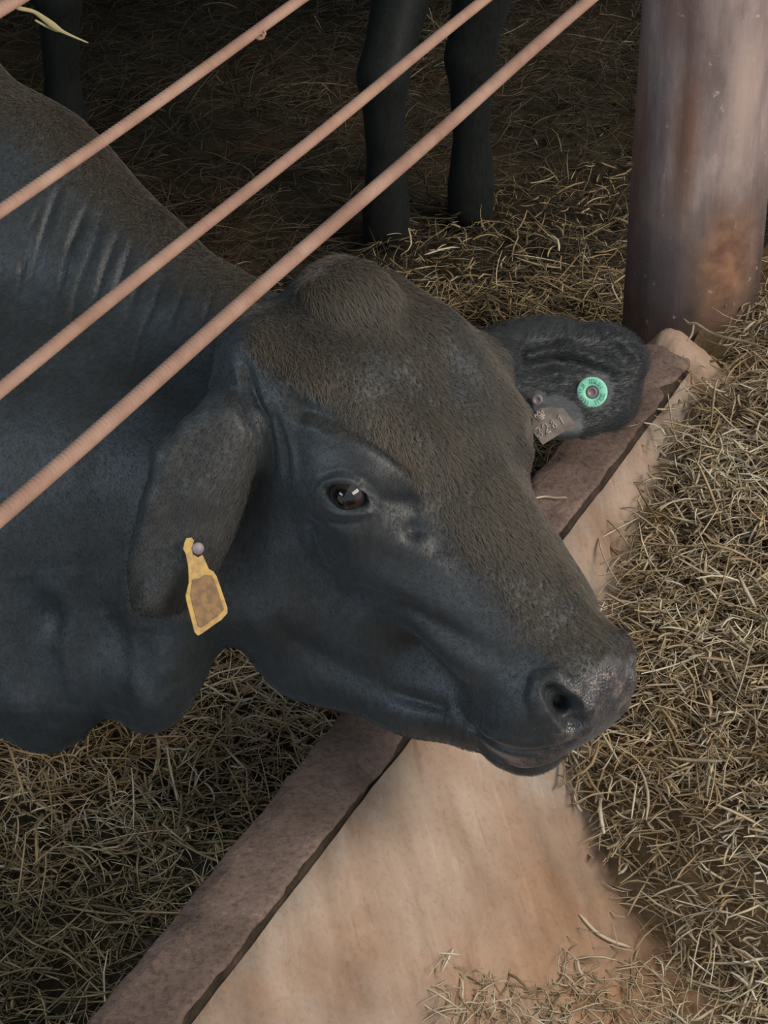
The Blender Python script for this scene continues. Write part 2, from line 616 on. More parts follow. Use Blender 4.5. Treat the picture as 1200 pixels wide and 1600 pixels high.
def sculpt_bull(sp):
    S, G = sp.stroke, None
    # brow, lids, hollows around the eye
    S([(440, 622), (500, 648), (580, 690), (635, 735)], 0.010, -0.008)
    sp.dab(470, 645, 0.012, -0.006)
    sp.dab(395, 545, 0.03, 0.006)
    S([(465, 655), (560, 695), (630, 745), (662, 785)], 0.016, 0.009)
    S([(560, 755), (610, 785), (655, 785)], 0.011, -0.009)
    S([(600, 812), (645, 828), (690, 862)], 0.010, -0.008)
    S([(585, 830), (650, 860), (705, 905)], 0.018, 0.008)
    S([(478, 755), (490, 820), (515, 880)], 0.008, -0.004)
    S([(465, 740), (475, 820), (495, 870)], 0.010, 0.003)
    S([(492, 835), (505, 870), (518, 895)], 0.004, 0.003)
    # cheek
    S([(560, 925), (640, 958), (730, 1005), (800, 1040)], 0.016, -0.010)
    S([(600, 1085), (650, 1098), (700, 1108)], 0.010, -0.011)
    S([(420, 960), (470, 1010), (560, 1060), (640, 1080)], 0.02, -0.008)
    # bridge of the nose, forehead
    S([(640, 800), (760, 900), (860, 1010)], 0.02, 0.004)
    S([(600, 560), (690, 640), (760, 740)], 0.03, -0.009)
    S([(575, 430), (690, 520), (770, 610)], 0.018, 0.003)
    # lips
    S([(712, 1100), (735, 1135), (775, 1165), (830, 1177), (895, 1158)], 0.005, -0.007)
    S([(725, 1120), (770, 1150), (830, 1162), (890, 1145)], 0.008, 0.003)
    S([(748, 1168), (790, 1190), (845, 1188), (880, 1176)], 0.008, 0.006)
    # lids
    S([(492, 772), (505, 756), (532, 748), (560, 758), (578, 778), (600, 802)], 0.0035, 0.0030)
    S([(500, 742), (535, 733), (570, 748), (600, 775)], 0.004, -0.0025)
    S([(505, 792), (530, 803), (560, 803), (585, 800)], 0.0035, 0.0022)
    S([(505, 812), (535, 820), (570, 812)], 0.004, -0.0020)
    S([(530, 840), (570, 835)], 0.012, 0.003)
    # folds in front of the ear
    for pts, a in (([(365, 560), (380, 620), (402, 670), (415, 720)], 0.004),
                   ([(385, 560), (395, 610), (420, 665), (430, 740)], -0.005),
                   ([(405, 600), (420, 650), (438, 700), (440, 755)], 0.004),
                   ([(375, 600), (385, 650), (400, 700)], -0.005),
                   ([(420, 640), (440, 680), (452, 740)], -0.004),
                   ([(440, 660), (458, 710), (465, 760)], 0.003)):
        S(pts, 0.006, a)
    sp.refresh()
    # creases of the neck skin
    for i, pts in enumerate(([(150, 300), (118, 365), (98, 430), (80, 520)], [(165, 325), (145, 390), (118, 470), (108, 560)],
                [(212, 372), (192, 425), (172, 480)], [(268, 405), (245, 465), (222, 520), (205, 600)],
                [(95, 290), (70, 360), (50, 440)], [(300, 430), (282, 470), (262, 520)], [(190, 360), (168, 410), (150, 470)],
                [(345, 440), (330, 475), (315, 510)], [(60, 330), (35, 420), (25, 520)], [(240, 395), (215, 450), (195, 510)])):
        S(pts, 0.0042, (-0.0042, -0.003)[i % 2])
        S([(x + 10, y + 4) for x, y in pts], 0.008, 0.0012)
    sp.dab(76, 965, 0.022, -0.014)
    # hanging folds of the throat
    for pts, a in (([(300, 860), (285, 960), (290, 1060)], 0.010), ([(170, 960), (185, 1040), (192, 1120)], -0.010),
                   ([(110, 880), (110, 1000), (120, 1100)], 0.008), ([(30, 900), (45, 1000), (40, 1100)], -0.008),
                   ([(215, 980), (228, 1060), (262, 1085)], -0.008), ([(250, 990), (250, 1060), (240, 1120)], 0.006),
                   ([(0, 940), (10, 1040), (15, 1120)], 0.006), ([(80, 1010), (85, 1080), (80, 1140)], -0.006)):
        S(pts, 0.02, a)

# ---------------------------------------------------------------- materials
def mat_concrete(name, c0, c1, c2, streak=True):
    m, nd, lk, b = new_mat(name, c1, 0.85, 0.25)
    nt = m.node_tree
    big = ramp(nt, noise(nt, 3.0 if streak else 7.0, 4, 0.55), [(0.32, c0), (0.5, c1), (0.68, c2)])
    col = big
    if streak:
        # run-off streaks that follow the slope of the face
        dn = (N * 0.7 - Vector((0, 0, 0.7)) - D * 0.75).normalized(); D2 = (D - dn * D.dot(dn)).normalized()
        n = dir_noise(nt, 1.0, 6, 0.6, ((D2, 15), (dn, 3.0), (D2, 4)))
        st = ramp(nt, n, [(0.32, (0.66, 0.62, 0.59)), (0.45, (0.90, 0.88, 0.86)), (0.58, (1.06, 1.07, 1.08)), (0.70, (1.28, 1.31, 1.34))])
        blot = ramp(nt, noise(nt, 6, 5, 0.6), [(0.36, (0.78, 0.74, 0.72)), (0.5, (1, 1, 1)), (0.66, (1.12, 1.12, 1.12))])
        st = mix(nt, 1.0, st, blot, 'MULTIPLY')
        fine = dir_noise(nt, 1.0, 3, 0.5, ((D2, 55), (dn, 7.0), (D2, 9)))
        ln = ramp(nt, fine, [(0.30, (0.70, 0.66, 0.62)), (0.36, (1, 1, 1)), (0.64, (1, 1, 1)), (0.72, (1.22, 1.22, 1.2))])
        st = mix(nt, 0.8, st, ln, 'MULTIPLY')
        grey = ramp(nt, noise(nt, 3.6, 4, 0.6), [(0.44, (0, 0, 0)), (0.60, (0.8, 0.8, 0.8))])
        big = mix(nt, grey, big, (0.34, 0.28, 0.225))
        # orange feed dust settled along the bottom of the trough
        tcz = nt.nodes.new('ShaderNodeTexCoord'); sz = nt.nodes.new('ShaderNodeSeparateXYZ'); nt.links.new(tcz.outputs['Object'], sz.inputs[0])
        az = nt.nodes.new('ShaderNodeMath'); az.operation = 'MULTIPLY_ADD'; az.inputs[1].default_value = 0.22
        nt.links.new(noise(nt, 8, 5, 0.6), az.inputs[0]); nt.links.new(sz.outputs[2], az.inputs[2])
        dust = ramp(nt, az.outputs[0], [(0.27, (0.85, 0.85, 0.85)), (0.40, (0, 0, 0))])
        big = mix(nt, dust, big, (0.31, 0.175, 0.092))
        col = mix(nt, 0.75, big, st, 'MULTIPLY')
    sp = ramp(nt, noise(nt, 130, 4, 0.7), [(0.30, (0.80, 0.78, 0.76)), (0.47, (1, 1, 1)), (0.66, (1.08, 1.06, 1.05))] if streak else [(0.32, (0.5, 0.46, 0.45)), (0.5, (1, 1, 1)), (0.63, (1.2, 1.14, 1.1)), (0.72, (2.0, 1.6, 1.4))])
    col = mix(nt, 0.8, col, sp, 'MULTIPLY')
    lk.new(col, b.inputs['Base Color'])
    p = bump(nt, b, noise(nt, 80, 6, 0.65), 0.55 if streak else 0.8, 0.0025 if streak else 0.004)
    bump(nt, b, noise(nt, 9, 4, 0.5), 0.25, 0.010, p)
    return m


def mat_hide(name, dark, blue, brown, sheen=0.10):
    m, nd, lk, b = new_mat(name, dark, 0.55, 0.42)
    nt = m.node_tree
    at = nd.new('ShaderNodeAttribute'); at.attribute_name = 'bleach'
    n1 = noise(nt, 14, 6, 0.6)
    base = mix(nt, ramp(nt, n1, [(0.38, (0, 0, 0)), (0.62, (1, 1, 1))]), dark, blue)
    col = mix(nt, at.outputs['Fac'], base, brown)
    lt = nd.new('ShaderNodeAttribute'); lt.attribute_name = 'leather'
    vo = nd.new('ShaderNodeTexVoronoi'); vo.inputs['Scale'].default_value = 330
    lk.new(nd.new('ShaderNodeTexCoord').outputs['Object'], vo.inputs['Vector'])
    lcol = ramp(nt, noise(nt, 75, 5, 0.7), [(0.38, (0.030, 0.028, 0.029)), (0.54, (0.070, 0.060, 0.058)), (0.70, (0.19, 0.145, 0.108))])
    col = mix(nt, lt.outputs['Fac'], col, lcol)
    fleck = ramp(nt, noise(nt, 160, 3, 0.6, vec_scale=(1, 1, 0.35)), [(0.35, (0.75, 0.75, 0.75)), (0.6, (1.15, 1.15, 1.15))])
    lk.new(mix(nt, 0.8, col, fleck, 'MULTIPLY'), b.inputs['Base Color'])
    w = nd.new('ShaderNodeAttribute'); w.attribute_name = 'wet'
    mr = nd.new('ShaderNodeMapRange'); mr.inputs['To Min'].default_value = 0.48; mr.inputs['To Max'].default_value = 0.16
    lk.new(w.outputs['Fac'], mr.inputs['Value']); lk.new(mr.outputs[0], b.inputs['Roughness'])
    b.inputs['Sheen Weight'].default_value = sheen
    b.inputs['Sheen Roughness'].default_value = 0.45
    b.inputs['Sheen Tint'].default_value = (0.75, 0.88, 1.0, 1)
    p = bump(nt, b, noise(nt, 260, 4, 0.6, vec_scale=(1, 1, 0.3)), 0.35, 0.0015)
    p = bump(nt, b, noise(nt, 45, 5, 0.6), 0.25, 0.004, p)
    ml = nd.new('ShaderNodeMath'); ml.operation = 'MULTIPLY'
    lk.new(vo.outputs['Distance'], ml.inputs[0]); lk.new(lt.outputs['Fac'], ml.inputs[1])
    bump(nt, b, ml.outputs[0], 0.7, 0.0015, p)
    return m


def mat_straw(name, stops, rough=0.7):
    m, nd, lk, b = new_mat(name, (0.4, 0.3, 0.2), rough, 0.35)
    nt = m.node_tree
    at = nd.new('ShaderNodeAttribute'); at.attribute_name = 'tone'
    col = ramp(nt, at.outputs['Fac'], stops)
    v = ramp(nt, noise(nt, 35, 3, 0.6), [(0.3, (0.7, 0.7, 0.7)), (0.65, (1.1, 1.1, 1.1))])
    lk.new(mix(nt, 1.0, col, v, 'MULTIPLY'), b.inputs['Base Color'])
    return m


def mat_ground(name, c0, c1, c2, scale=4.0):
    m, nd, lk, b = new_mat(name, c1, 0.95, 0.1)
    nt = m.node_tree
    a = ramp(nt, noise(nt, scale, 7, 0.65), [(0.35, c0), (0.52, c1), (0.68, c2)])
    lk.new(a, b.inputs['Base Color'])
    bump(nt, b, noise(nt, 40, 8, 0.7), 0.9, 0.02)
    return m


def mat_rope():
    m, nd, lk, b = new_mat('rope_fibre', (0.38, 0.215, 0.145), 0.8, 0.2)
    nt = m.node_tree
    c = ramp(nt, noise(nt, 14, 6, 0.65), [(0.3, (0.23, 0.130, 0.090)), (0.5, (0.31, 0.185, 0.135)), (0.7, (0.38, 0.245, 0.18))])
    lk.new(c, b.inputs['Base Color'])
    bump(nt, b, noise(nt, 300, 4, 0.6), 0.4, 0.0008)
    return m


def mat_post():
    m, nd, lk, b = new_mat('weathered_wood', (0.2, 0.14, 0.12), 0.7, 0.3)
    nt = m.node_tree
    grain = noise(nt, 2.4, 8, 0.68, vec_scale=(5, 5, 1.3))
    base = ramp(nt, grain, [(0.30, (0.11, 0.080, 0.078)), (0.44, (0.20, 0.150, 0.140)), (0.55, (0.28, 0.21, 0.19)), (0.70, (0.44, 0.34, 0.30))])
    red = ramp(nt, noise(nt, 1.9, 4, 0.5, vec_scale=(5, 5, 1.0)), [(0.52, (0, 0, 0)), (0.66, (0.8, 0.8, 0.8))])
    col = mix(nt, red, base, (0.20, 0.095, 0.06))
    # darker brown towards the foot of the post
    tc = nd.new('ShaderNodeTexCoord'); sx = nd.new('ShaderNodeSeparateXYZ'); lk.new(tc.outputs['Object'], sx.inputs[0])
    mr = nd.new('ShaderNodeMapRange')
    for k, v in (('From Min', 0.62), ('From Max', 0.92), ('To Min', 1.0), ('To Max', 0.0)): mr.inputs[k].default_value = v
    ad = nd.new('ShaderNodeMath'); ad.operation = 'MULTIPLY_ADD'; ad.inputs[1].default_value = 0.35; 
    lk.new(noise(nt, 7, 4, 0.6), ad.inputs[0]); lk.new(sx.outputs[2], ad.inputs[2]); 
    lk.new(ad.outputs[0], mr.inputs['Value'])
    foot_col = mix(nt, 0.6, (0.085, 0.058, 0.050), ramp(nt, noise(nt, 16, 4, 0.6), [(0.4, (0.07, 0.048, 0.042)), (0.65, (0.16, 0.10, 0.07))]))
    col = mix(nt, mr.outputs[0], col, foot_col)
    fl = ramp(nt, noise(nt, 70, 3, 0.6), [(0.66, (0, 0, 0)), (0.74, (1, 1, 1))])
    col = mix(nt, fl, col, (0.42, 0.33, 0.29))
    # the bare orange patch low on the front, where animals rub
    def patch(c, sc3, amt, tint, col):
        mp = nd.new('ShaderNodeMapping'); lk.new(tc.outputs['Object'], mp.inputs[0])
        mp.inputs['Location'].default_value = tuple(-c[i] * sc3[i] for i in range(3)); mp.inputs['Scale'].default_value = sc3
        ln = nd.new('ShaderNodeVectorMath'); ln.operation = 'LENGTH'; lk.new(mp.outputs[0], ln.inputs[0])
        ad2 = nd.new('ShaderNodeMath'); ad2.operation = 'MULTIPLY_ADD'; ad2.inputs[1].default_value = 1.3; ad2.inputs[2].default_value = -0.65
        lk.new(noise(nt, 9, 6, 0.65, vec_scale=(2, 2, 0.8)), ad2.inputs[0])
        ad3 = nd.new('ShaderNodeMath'); lk.new(ln.outputs['Value'], ad3.inputs[0]); lk.new(ad2.outputs[0], ad3.inputs[1])
        pr = ramp(nt, ad3.outputs[0], [(0.25, (amt,) * 3), (1.0, (0, 0, 0))])
        return mix(nt, pr, col, tint)
    col = patch((0.035, -0.095, 0.53), (16, 6, 8), 0.8, ramp(nt, noise(nt, 30, 4, 0.6), [(0.35, (0.16, 0.075, 0.045)), (0.65, (0.34, 0.17, 0.09))]), col)
    col = patch((-0.038, -0.095, 0.75), (36, 6, 5.5), 0.8, (0.20, 0.095, 0.058), col)
    col = patch((0.040, -0.09, 0.79), (30, 6, 5.0), 0.7, (0.48, 0.36, 0.30), col)
    col = patch((-0.055, -0.08, 0.50), (20, 6, 9), 0.6, (0.13, 0.10, 0.10), col)
    lk.new(col, b.inputs['Base Color'])
    p = bump(nt, b, noise(nt, 3, 8, 0.65, vec_scale=(14, 14, 1.5)), 0.3, 0.005)
    bump(nt, b, noise(nt, 60, 5, 0.6), 0.4, 0.002, p)
    return m


M_SLOPE = mat_concrete('worn_concrete', (0.22, 0.135, 0.085), (0.31, 0.200, 0.135), (0.37, 0.270, 0.200))
M_CURB = mat_concrete('curb_concrete', (0.098, 0.065, 0.050), (0.145, 0.098, 0.077), (0.20, 0.140, 0.112), False)
M_HIDE = mat_hide('black_hide', (0.020, 0.022, 0.021), (0.030, 0.036, 0.040), (0.085, 0.068, 0.050))
M_DARK = mat_hide('dark_hide', (0.015, 0.017, 0.015), (0.018, 0.020, 0.018), (0.03, 0.025, 0.02), 0.03)
M_DARK.node_tree.nodes['Principled BSDF'].inputs['Specular IOR Level'].default_value = 0.08
M_HAY = mat_straw('dry_hay', [(0.0, (0.16, 0.10, 0.045)), (0.25, (0.35, 0.24, 0.125)), (0.5, (0.46, 0.36, 0.225)), (0.75, (0.52, 0.435, 0.30)), (1.0, (0.76, 0.68, 0.52))])
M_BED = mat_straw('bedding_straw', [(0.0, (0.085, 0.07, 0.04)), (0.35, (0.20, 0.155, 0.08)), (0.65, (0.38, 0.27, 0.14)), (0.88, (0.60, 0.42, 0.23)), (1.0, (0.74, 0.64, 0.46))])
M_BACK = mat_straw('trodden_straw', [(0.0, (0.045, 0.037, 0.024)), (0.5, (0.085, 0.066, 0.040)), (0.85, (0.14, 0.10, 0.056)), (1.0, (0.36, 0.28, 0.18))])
M_MUD = mat_ground('bedding_mud', (0.050, 0.044, 0.030), (0.085, 0.068, 0.043), (0.13, 0.080, 0.045))
M_CHAFF = mat_ground('chaff', (0.17, 0.115, 0.06), (0.26, 0.17, 0.09), (0.36, 0.21, 0.105), 14)
M_ROPE = mat_rope()

# ---------------------------------------------------------------- the place
def grid_mesh(name, fn, us, vs, mat, parent=None):
    P = np.array([[fn(u, v) for v in vs] for u in us]).reshape(-1, 3)
    n, m = len(us), len(vs)
    i = np.arange((n - 1) * m).reshape(n - 1, m)[:, :-1].ravel()
    q = np.stack([i, i + m, i + m + 1, i + 1], 1)
    o = fast_mesh(name, P, q, mat)
    if parent: o.parent = parent
    return o


rng = np.random.default_rng(7)
from mathutils import noise as mnoise


def fbm(x, y, z, sc_=1.0, oct_=4):
    return mnoise.fractal(Vector((x * sc_, y * sc_, z * sc_)), 0.7, 2.1, oct_)


def ground_z(x, y):
    return 0.035 * fbm(x, y, 0, 2.2) + 0.012 * fbm(x, y, 3, 9)


# floor of the pen (x, y in world metres)
us = np.linspace(-5.0, 4.4, 189); vs = np.linspace(1.2, 9.0, 157)
o = grid_mesh('floor', lambda x, y: (x, y, ground_z(x, y) - 0.03), us, vs, M_MUD); tag(o, kind='structure')
W_BACK = mat_concrete('dark_render', (0.05, 0.045, 0.04), (0.07, 0.06, 0.05), (0.09, 0.08, 0.07), False)


def box(name, lo, hi, mat, kind=None):
    (x0, y0, z0), (x1, y1, z1) = lo, hi
    v = [(x, y, z) for x in (x0, x1) for y in (y0, y1) for z in (z0, z1)]
    f = [(0, 1, 3, 2), (4, 6, 7, 5), (0, 4, 5, 1), (2, 3, 7, 6), (0, 2, 6, 4), (1, 5, 7, 3)]
    o = mesh_obj(name, v, f, mat, smooth=False)
    if kind: o['kind'] = kind
    return o


box('wall_back', (-5.0, 9.0, -0.1), (5.5, 9.2, 3.3), W_BACK, 'structure')
box('wall_left', (-5.2, 0.9, -0.1), (-5.0, 9.2, 3.3), W_BACK, 'structure')
# roof over the pen: its eave follows the trough
rf = []
for zz in (3.25, 3.33):
    for s_, t_ in ((0.35, -3.5), (0.35, 10.0), (-6.5, 10.0), (-6.5, -3.5)):
        rf.append(T(s_, t_, zz))
tag(mesh_obj('ceiling', rf, [(3, 2, 1, 0), (4, 5, 6, 7), (0, 1, 5, 4), (1, 2, 6, 5), (2, 3, 7, 6), (3, 0, 4, 7)], W_BACK, smooth=False), kind='structure')

# ---------------------------------------------------------------- concrete feed trough
CW = CREASE - OUTER
SEC = [(-CW - 0.004, 0.0), (-CW - 0.003, 0.2), (-CW - 0.002, 0.40), (-CW - 0.001, 0.437), (-CW + 0.006, 0.447), (-CW + 0.02, 0.450), (-CW * 0.75, 0.451),
       (-CW * 0.5, 0.4505), (-CW * 0.25, 0.450), (-0.004, 0.4495), (0.0, 0.4475), (0.0010, 0.4445), (0.0002, 0.4350), (0.0018, 0.4325), (0.0042, 0.4338),
       (0.03, 0.402), (0.06, 0.374), (0.09, 0.346), (0.12, 0.317), (0.15, 0.288), (0.18, 0.259), (0.21, 0.230),
       (0.24, 0.203), (0.27, 0.178), (0.30, 0.158), (0.34, 0.144), (0.40, 0.138), (0.55, 0.136), (0.8, 0.138), (0.98, 0.15), (1.08, 0.19), (1.15, 0.28), (1.17, 0.40), (1.24, 0.405), (1.26, 0.0)]
T0, T1 = 0.2, 3.085


def trough_pt(k, t):
    s, z = SEC[k]
    e = fbm(s * 3, t, z * 3, 6, 5)
    if k <= 11: dz = 0.003 * e + 0.012 * max(0.0, min(1.0, (t - 2.95) / 0.13)) ** 2 * max(0.0, 1 - abs(s + 0.045) / 0.06)
    else: dz = 0.006 * fbm(s, t, z, 5, 4)
    ds = 0.0
    if 2 <= k <= 5: ds = 0.003 * fbm(0, t, 1, 14, 5)          # worn outer edge
    if 9 <= k <= 11: ds = 0.0035 * fbm(0, t, 7, 18, 5)
    if 9 <= k <= 12:                                          # chipped arris near the end wall
        ds -= 0.016 * math.exp(-((t - 2.99) / 0.016) ** 2)
        dz -= 0.010 * math.exp(-((t - 2.0) / 0.05) ** 2)
    return T(s + ds, t, z + dz)


ts = np.concatenate([np.arange(T0, T1, 0.006), [T1]])
n, m = len(SEC), len(ts)
P = np.array([[trough_pt(k, t) for t in ts] for k in range(n)]).reshape(-1, 3)
i = np.arange((n - 1) * m).reshape(n - 1, m)[:, :-1].ravel()
q = np.stack([i, i + m, i + m + 1, i + 1], 1)
trough = fast_mesh('feed_trough', P, q, M_SLOPE)
trough.data.materials.append(M_CURB)
M_DIRT = mat_ground('groove_dirt', (0.045, 0.033, 0.025), (0.075, 0.054, 0.040), (0.13, 0.092, 0.066), 20)
trough.data.materials.append(M_DIRT)
mi = np.zeros(len(trough.data.polygons), np.int32); k_of = (q[:, 0] // m)
mi[k_of < 11] = 1; mi[(k_of >= 11) & (k_of < 14)] = 2
trough.data.polygons.foreach_set('material_index', mi)
tag(trough, 'long concrete feed trough with a narrow brown curb, running diagonally under the bull', 'feed trough')
# end wall of the trough: a part with a rounded, broken top
ew = []
prof = [(-CW - 0.004, 0.38), (-CW + 0.006, 0.440), (-0.06, 0.466), (-0.045, 0.472), (-0.02, 0.466), (0.03, 0.440), (0.08, 0.415), (0.16, 0.40), (0.4, 0.40), (0.8, 0.40), (1.26, 0.405)]
rows = []
for dt, dz in ((-0.030, -0.30), (-0.026, -0.05), (-0.020, -0.020), (-0.008, -0.006), (0.012, 0.0), (0.035, -0.004), (0.050, -0.02), (0.056, -0.5)):
    row = []
    for a_ in np.linspace(0, len(prof) - 1, 90):
        j = min(int(a_), len(prof) - 2); f_ = a_ - j
        s = prof[j][0] * (1 - f_) + prof[j + 1][0] * f_; z = prof[j][1] * (1 - f_) + prof[j + 1][1] * f_
        skew = 0.07 * min(1, max(-1, s / 0.1))
        row.append(T(s, T1 + 0.0 - skew * 0.3 + dt + 0.006 * fbm(s, z, dt, 20), max(0.0, z + dz) + 0.004 * fbm(s, dt, 1, 25)))
    rows.append(row)
P = np.array(rows).reshape(-1, 3); m = 90
i = np.arange((len(rows) - 1) * m).reshape(-1, m)[:, :-1].ravel()
endw = fast_mesh('end_wall', P, np.stack([i, i + m, i + m + 1, i + 1], 1), M_SLOPE)
endw.parent = trough

# feed alley floor, beside the trough
box_pts = [T(1.25, -3, 0.0), T(1.25, 9, 0.0), T(6.5, 9, 0.0), T(6.5, -3, 0.0)]
o = mesh_obj('floor_alley', [Vector(p) + Vector((0, 0, -0.002)) for p in box_pts], [(0, 3, 2, 1)], M_SLOPE, smooth=False); tag(o, kind='structure')

# ---------------------------------------------------------------- wooden post
PC = T(-0.088, 3.335, 0.0); PR = 0.104
rows = []
for z in np.linspace(-0.02, 3.25, 150):
    rr = PR * (1.03 - 0.03 * z)
    row = []
    for a_ in np.linspace(0, 2 * math.pi, 72, endpoint=False):
        r_ = rr * (1 + 0.03 * fbm(math.cos(a_) * 1.5, math.sin(a_) * 1.5, z * 0.5, 1.5) + 0.012 * fbm(math.cos(a_) * 6, math.sin(a_) * 6, z * 0.6, 1.5))
        row.append((math.cos(a_) * r_, math.sin(a_) * r_, z))
    rows.append(row)
P = np.array(rows).reshape(-1, 3); m = 72; q = []
for k in range(len(rows) - 1):
    for j in range(m): q.append((k * m + j, k * m + (j + 1) % m, (k + 1) * m + (j + 1) % m, (k + 1) * m + j))
post = fast_mesh('wooden_post', P, q, mat_post())
post.location = PC
tag(post, 'thick round weathered wooden post standing at the far end of the feed trough', 'post')

# ---------------------------------------------------------------- ropes
def rope(z, rad, tw, t0, t1, label, smooth_=False):
    S_ = -CW / 2
    n = int((t1 - t0) / 0.0011); k = 14
    t = np.linspace(t0, t1, n); a_ = np.linspace(0, 2 * math.pi, k, endpoint=False)
    Tt, A = np.meshgrid(t, a_, indexing='ij')
    amp = 0.10 if smooth_ else 0.26
    r_ = rad * (1 + amp * np.abs(np.sin(1.5 * (A - Tt * tw))) ** 0.7 - amp * 0.6)
    base = np.array(T(S_, 0, z)); d = np.array(D); nn = np.array(N)
    P = base + Tt[..., None] * d + (np.cos(A) * r_)[..., None] * nn + (np.sin(A) * r_)[..., None] * np.array([0, 0, 1.0])
    P = P + (0.0012 * np.sin(Tt * 9 + z * 20))[..., None] * np.array([0, 0, 1.0])
    i = (np.arange(n - 1)[:, None] * k + np.arange(k)).ravel(); j = (np.arange(n - 1)[:, None] * k + (np.arange(k) + 1) % k).ravel()
    o = fast_mesh('rope', P.reshape(-1, 3), np.stack([i, j, j + k, i + k], 1), M_ROPE)
    return tag(o, label, 'rope', 'tan ropes strung above the feed trough')


RT1 = 3.22
rope(1.133, 0.0072, 400, -0.6, RT1, 'lowest and thickest tan twisted rope, crossing just behind the poll of the bull')
rope(1.243, 0.0060, 300, -0.6, RT1, 'pinkish tan rope with a worn smooth face, second from the lowest', True)
rope(1.390, 0.0050, 420, -0.6, RT1, 'thinner tan twisted rope crossing the back of the bull, with a frayed tuft')
rope(1.546, 0.0055, 400, -0.6, RT1, 'tan rope clipped off in the top left corner of the photo')


def strand(pts, w0, th=0.4, mat=None, name='straw', n=24, widths=None):
    """one flattened stem through the points"""
    P = [Vector(p) for p in pts]
    out = []
    for a_ in np.linspace(0, len(P) - 1, n):
        j = min(int(a_), len(P) - 2); f_ = a_ - j
        p0, p1, p2, p3 = P[max(j - 1, 0)], P[j], P[j + 1], P[min(j + 2, len(P) - 1)]
        out.append(0.5 * ((2 * p1) + (p2 - p0) * f_ + (2 * p0 - 5 * p1 + 4 * p2 - p3) * f_ ** 2 + (3 * p1 - p0 - 3 * p2 + p3) * f_ ** 3))
    V, Fc = [], []
    for k_, p in enumerate(out):
        d_ = (out[min(k_ + 1, n - 1)] - out[max(k_ - 1, 0)]).normalized()
        sd = d_.cross(CAM - p).normalized(); up = sd.cross(d_)
        u_ = k_ / (n - 1)
        w_ = (np.interp(u_, *zip(*widths)) if widths else min(1, 6 * u_ + .2, 6 * (1 - u_) + .2)) * w0
        for a_ in range(6):
            an = a_ * math.pi / 3
            V.append(p + sd * math.cos(an) * w_ + up * math.sin(an) * w_ * th)
    for k_ in range(n - 1):
        for a_ in range(6): Fc.append((k_ * 6 + a_, k_ * 6 + (a_ + 1) % 6, (k_ + 1) * 6 + (a_ + 1) % 6, (k_ + 1) * 6 + a_))
    Fc.append(tuple(range(5, -1, -1))); Fc.append(tuple(range((n - 1) * 6, n * 6)))
    return V, Fc


def rope_depth(px, py, s=-0.044):
    r_ = ray(px, py)
    return (CREASE + s) / r_.dot(N)


# a dry leaf blade caught on the top rope
M_BLADE, *_ = new_mat('dry_leaf_blade', (0.30, 0.26, 0.13), 0.6, 0.3)
M_STEM, *_ = new_mat('pale_stem', (0.48, 0.39, 0.28), 0.6, 0.3)
M_TWIG, *_ = new_mat('twig_bark', (0.34, 0.24, 0.16), 0.8, 0.2)
dd = rope_depth(26, 8)
V_, F_ = strand([C(x, y, dd + k * 0.012) for k, (x, y) in enumerate([(22, 2), (28, 12), (52, 18), (70, 30), (92, 46), (112, 56), (138, 67)])], 0.0019, 0.25,
                widths=[(0, .6), (.1, 1), (.35, .8), (.6, 1.4), (.72, .7), (.85, .5), (1, .25)])
V2_, F2_ = strand([C(x, y, dd + 0.03 + k * 0.012) for k, (x, y) in enumerate([(54, 31), (72, 41), (92, 50)])], 0.0009, 0.3)
blade = mesh_obj('leaf_blade', V_ + V2_, F_ + [tuple(i + len(V_) for i in f) for f in F2_], M_BLADE)
tag(blade, 'curled dry yellowish leaf blade hanging off the rope in the top left corner', 'leaf')
# frayed tuft hanging under the thin rope
V_, F_ = [], []
for k, pts in enumerate([[(398, 50), (402, 56), (410, 60), (412, 54)], [(404, 48), (412, 56), (406, 61), (399, 58)], [(410, 46), (414, 53), (408, 57)]]):
    a_, b_ = strand([C(x, y, rope_depth(404, 50) - 0.002) for x, y in pts], 0.0013, 0.8, n=14)
    F_ += [tuple(i + len(V_) for i in f) for f in b_]; V_ += a_
tuft = mesh_obj('frayed_tuft', V_, F_, M_ROPE)
tag(tuft, 'small frayed tuft of fibre snagged under the thin rope near the top', 'fibre tuft')

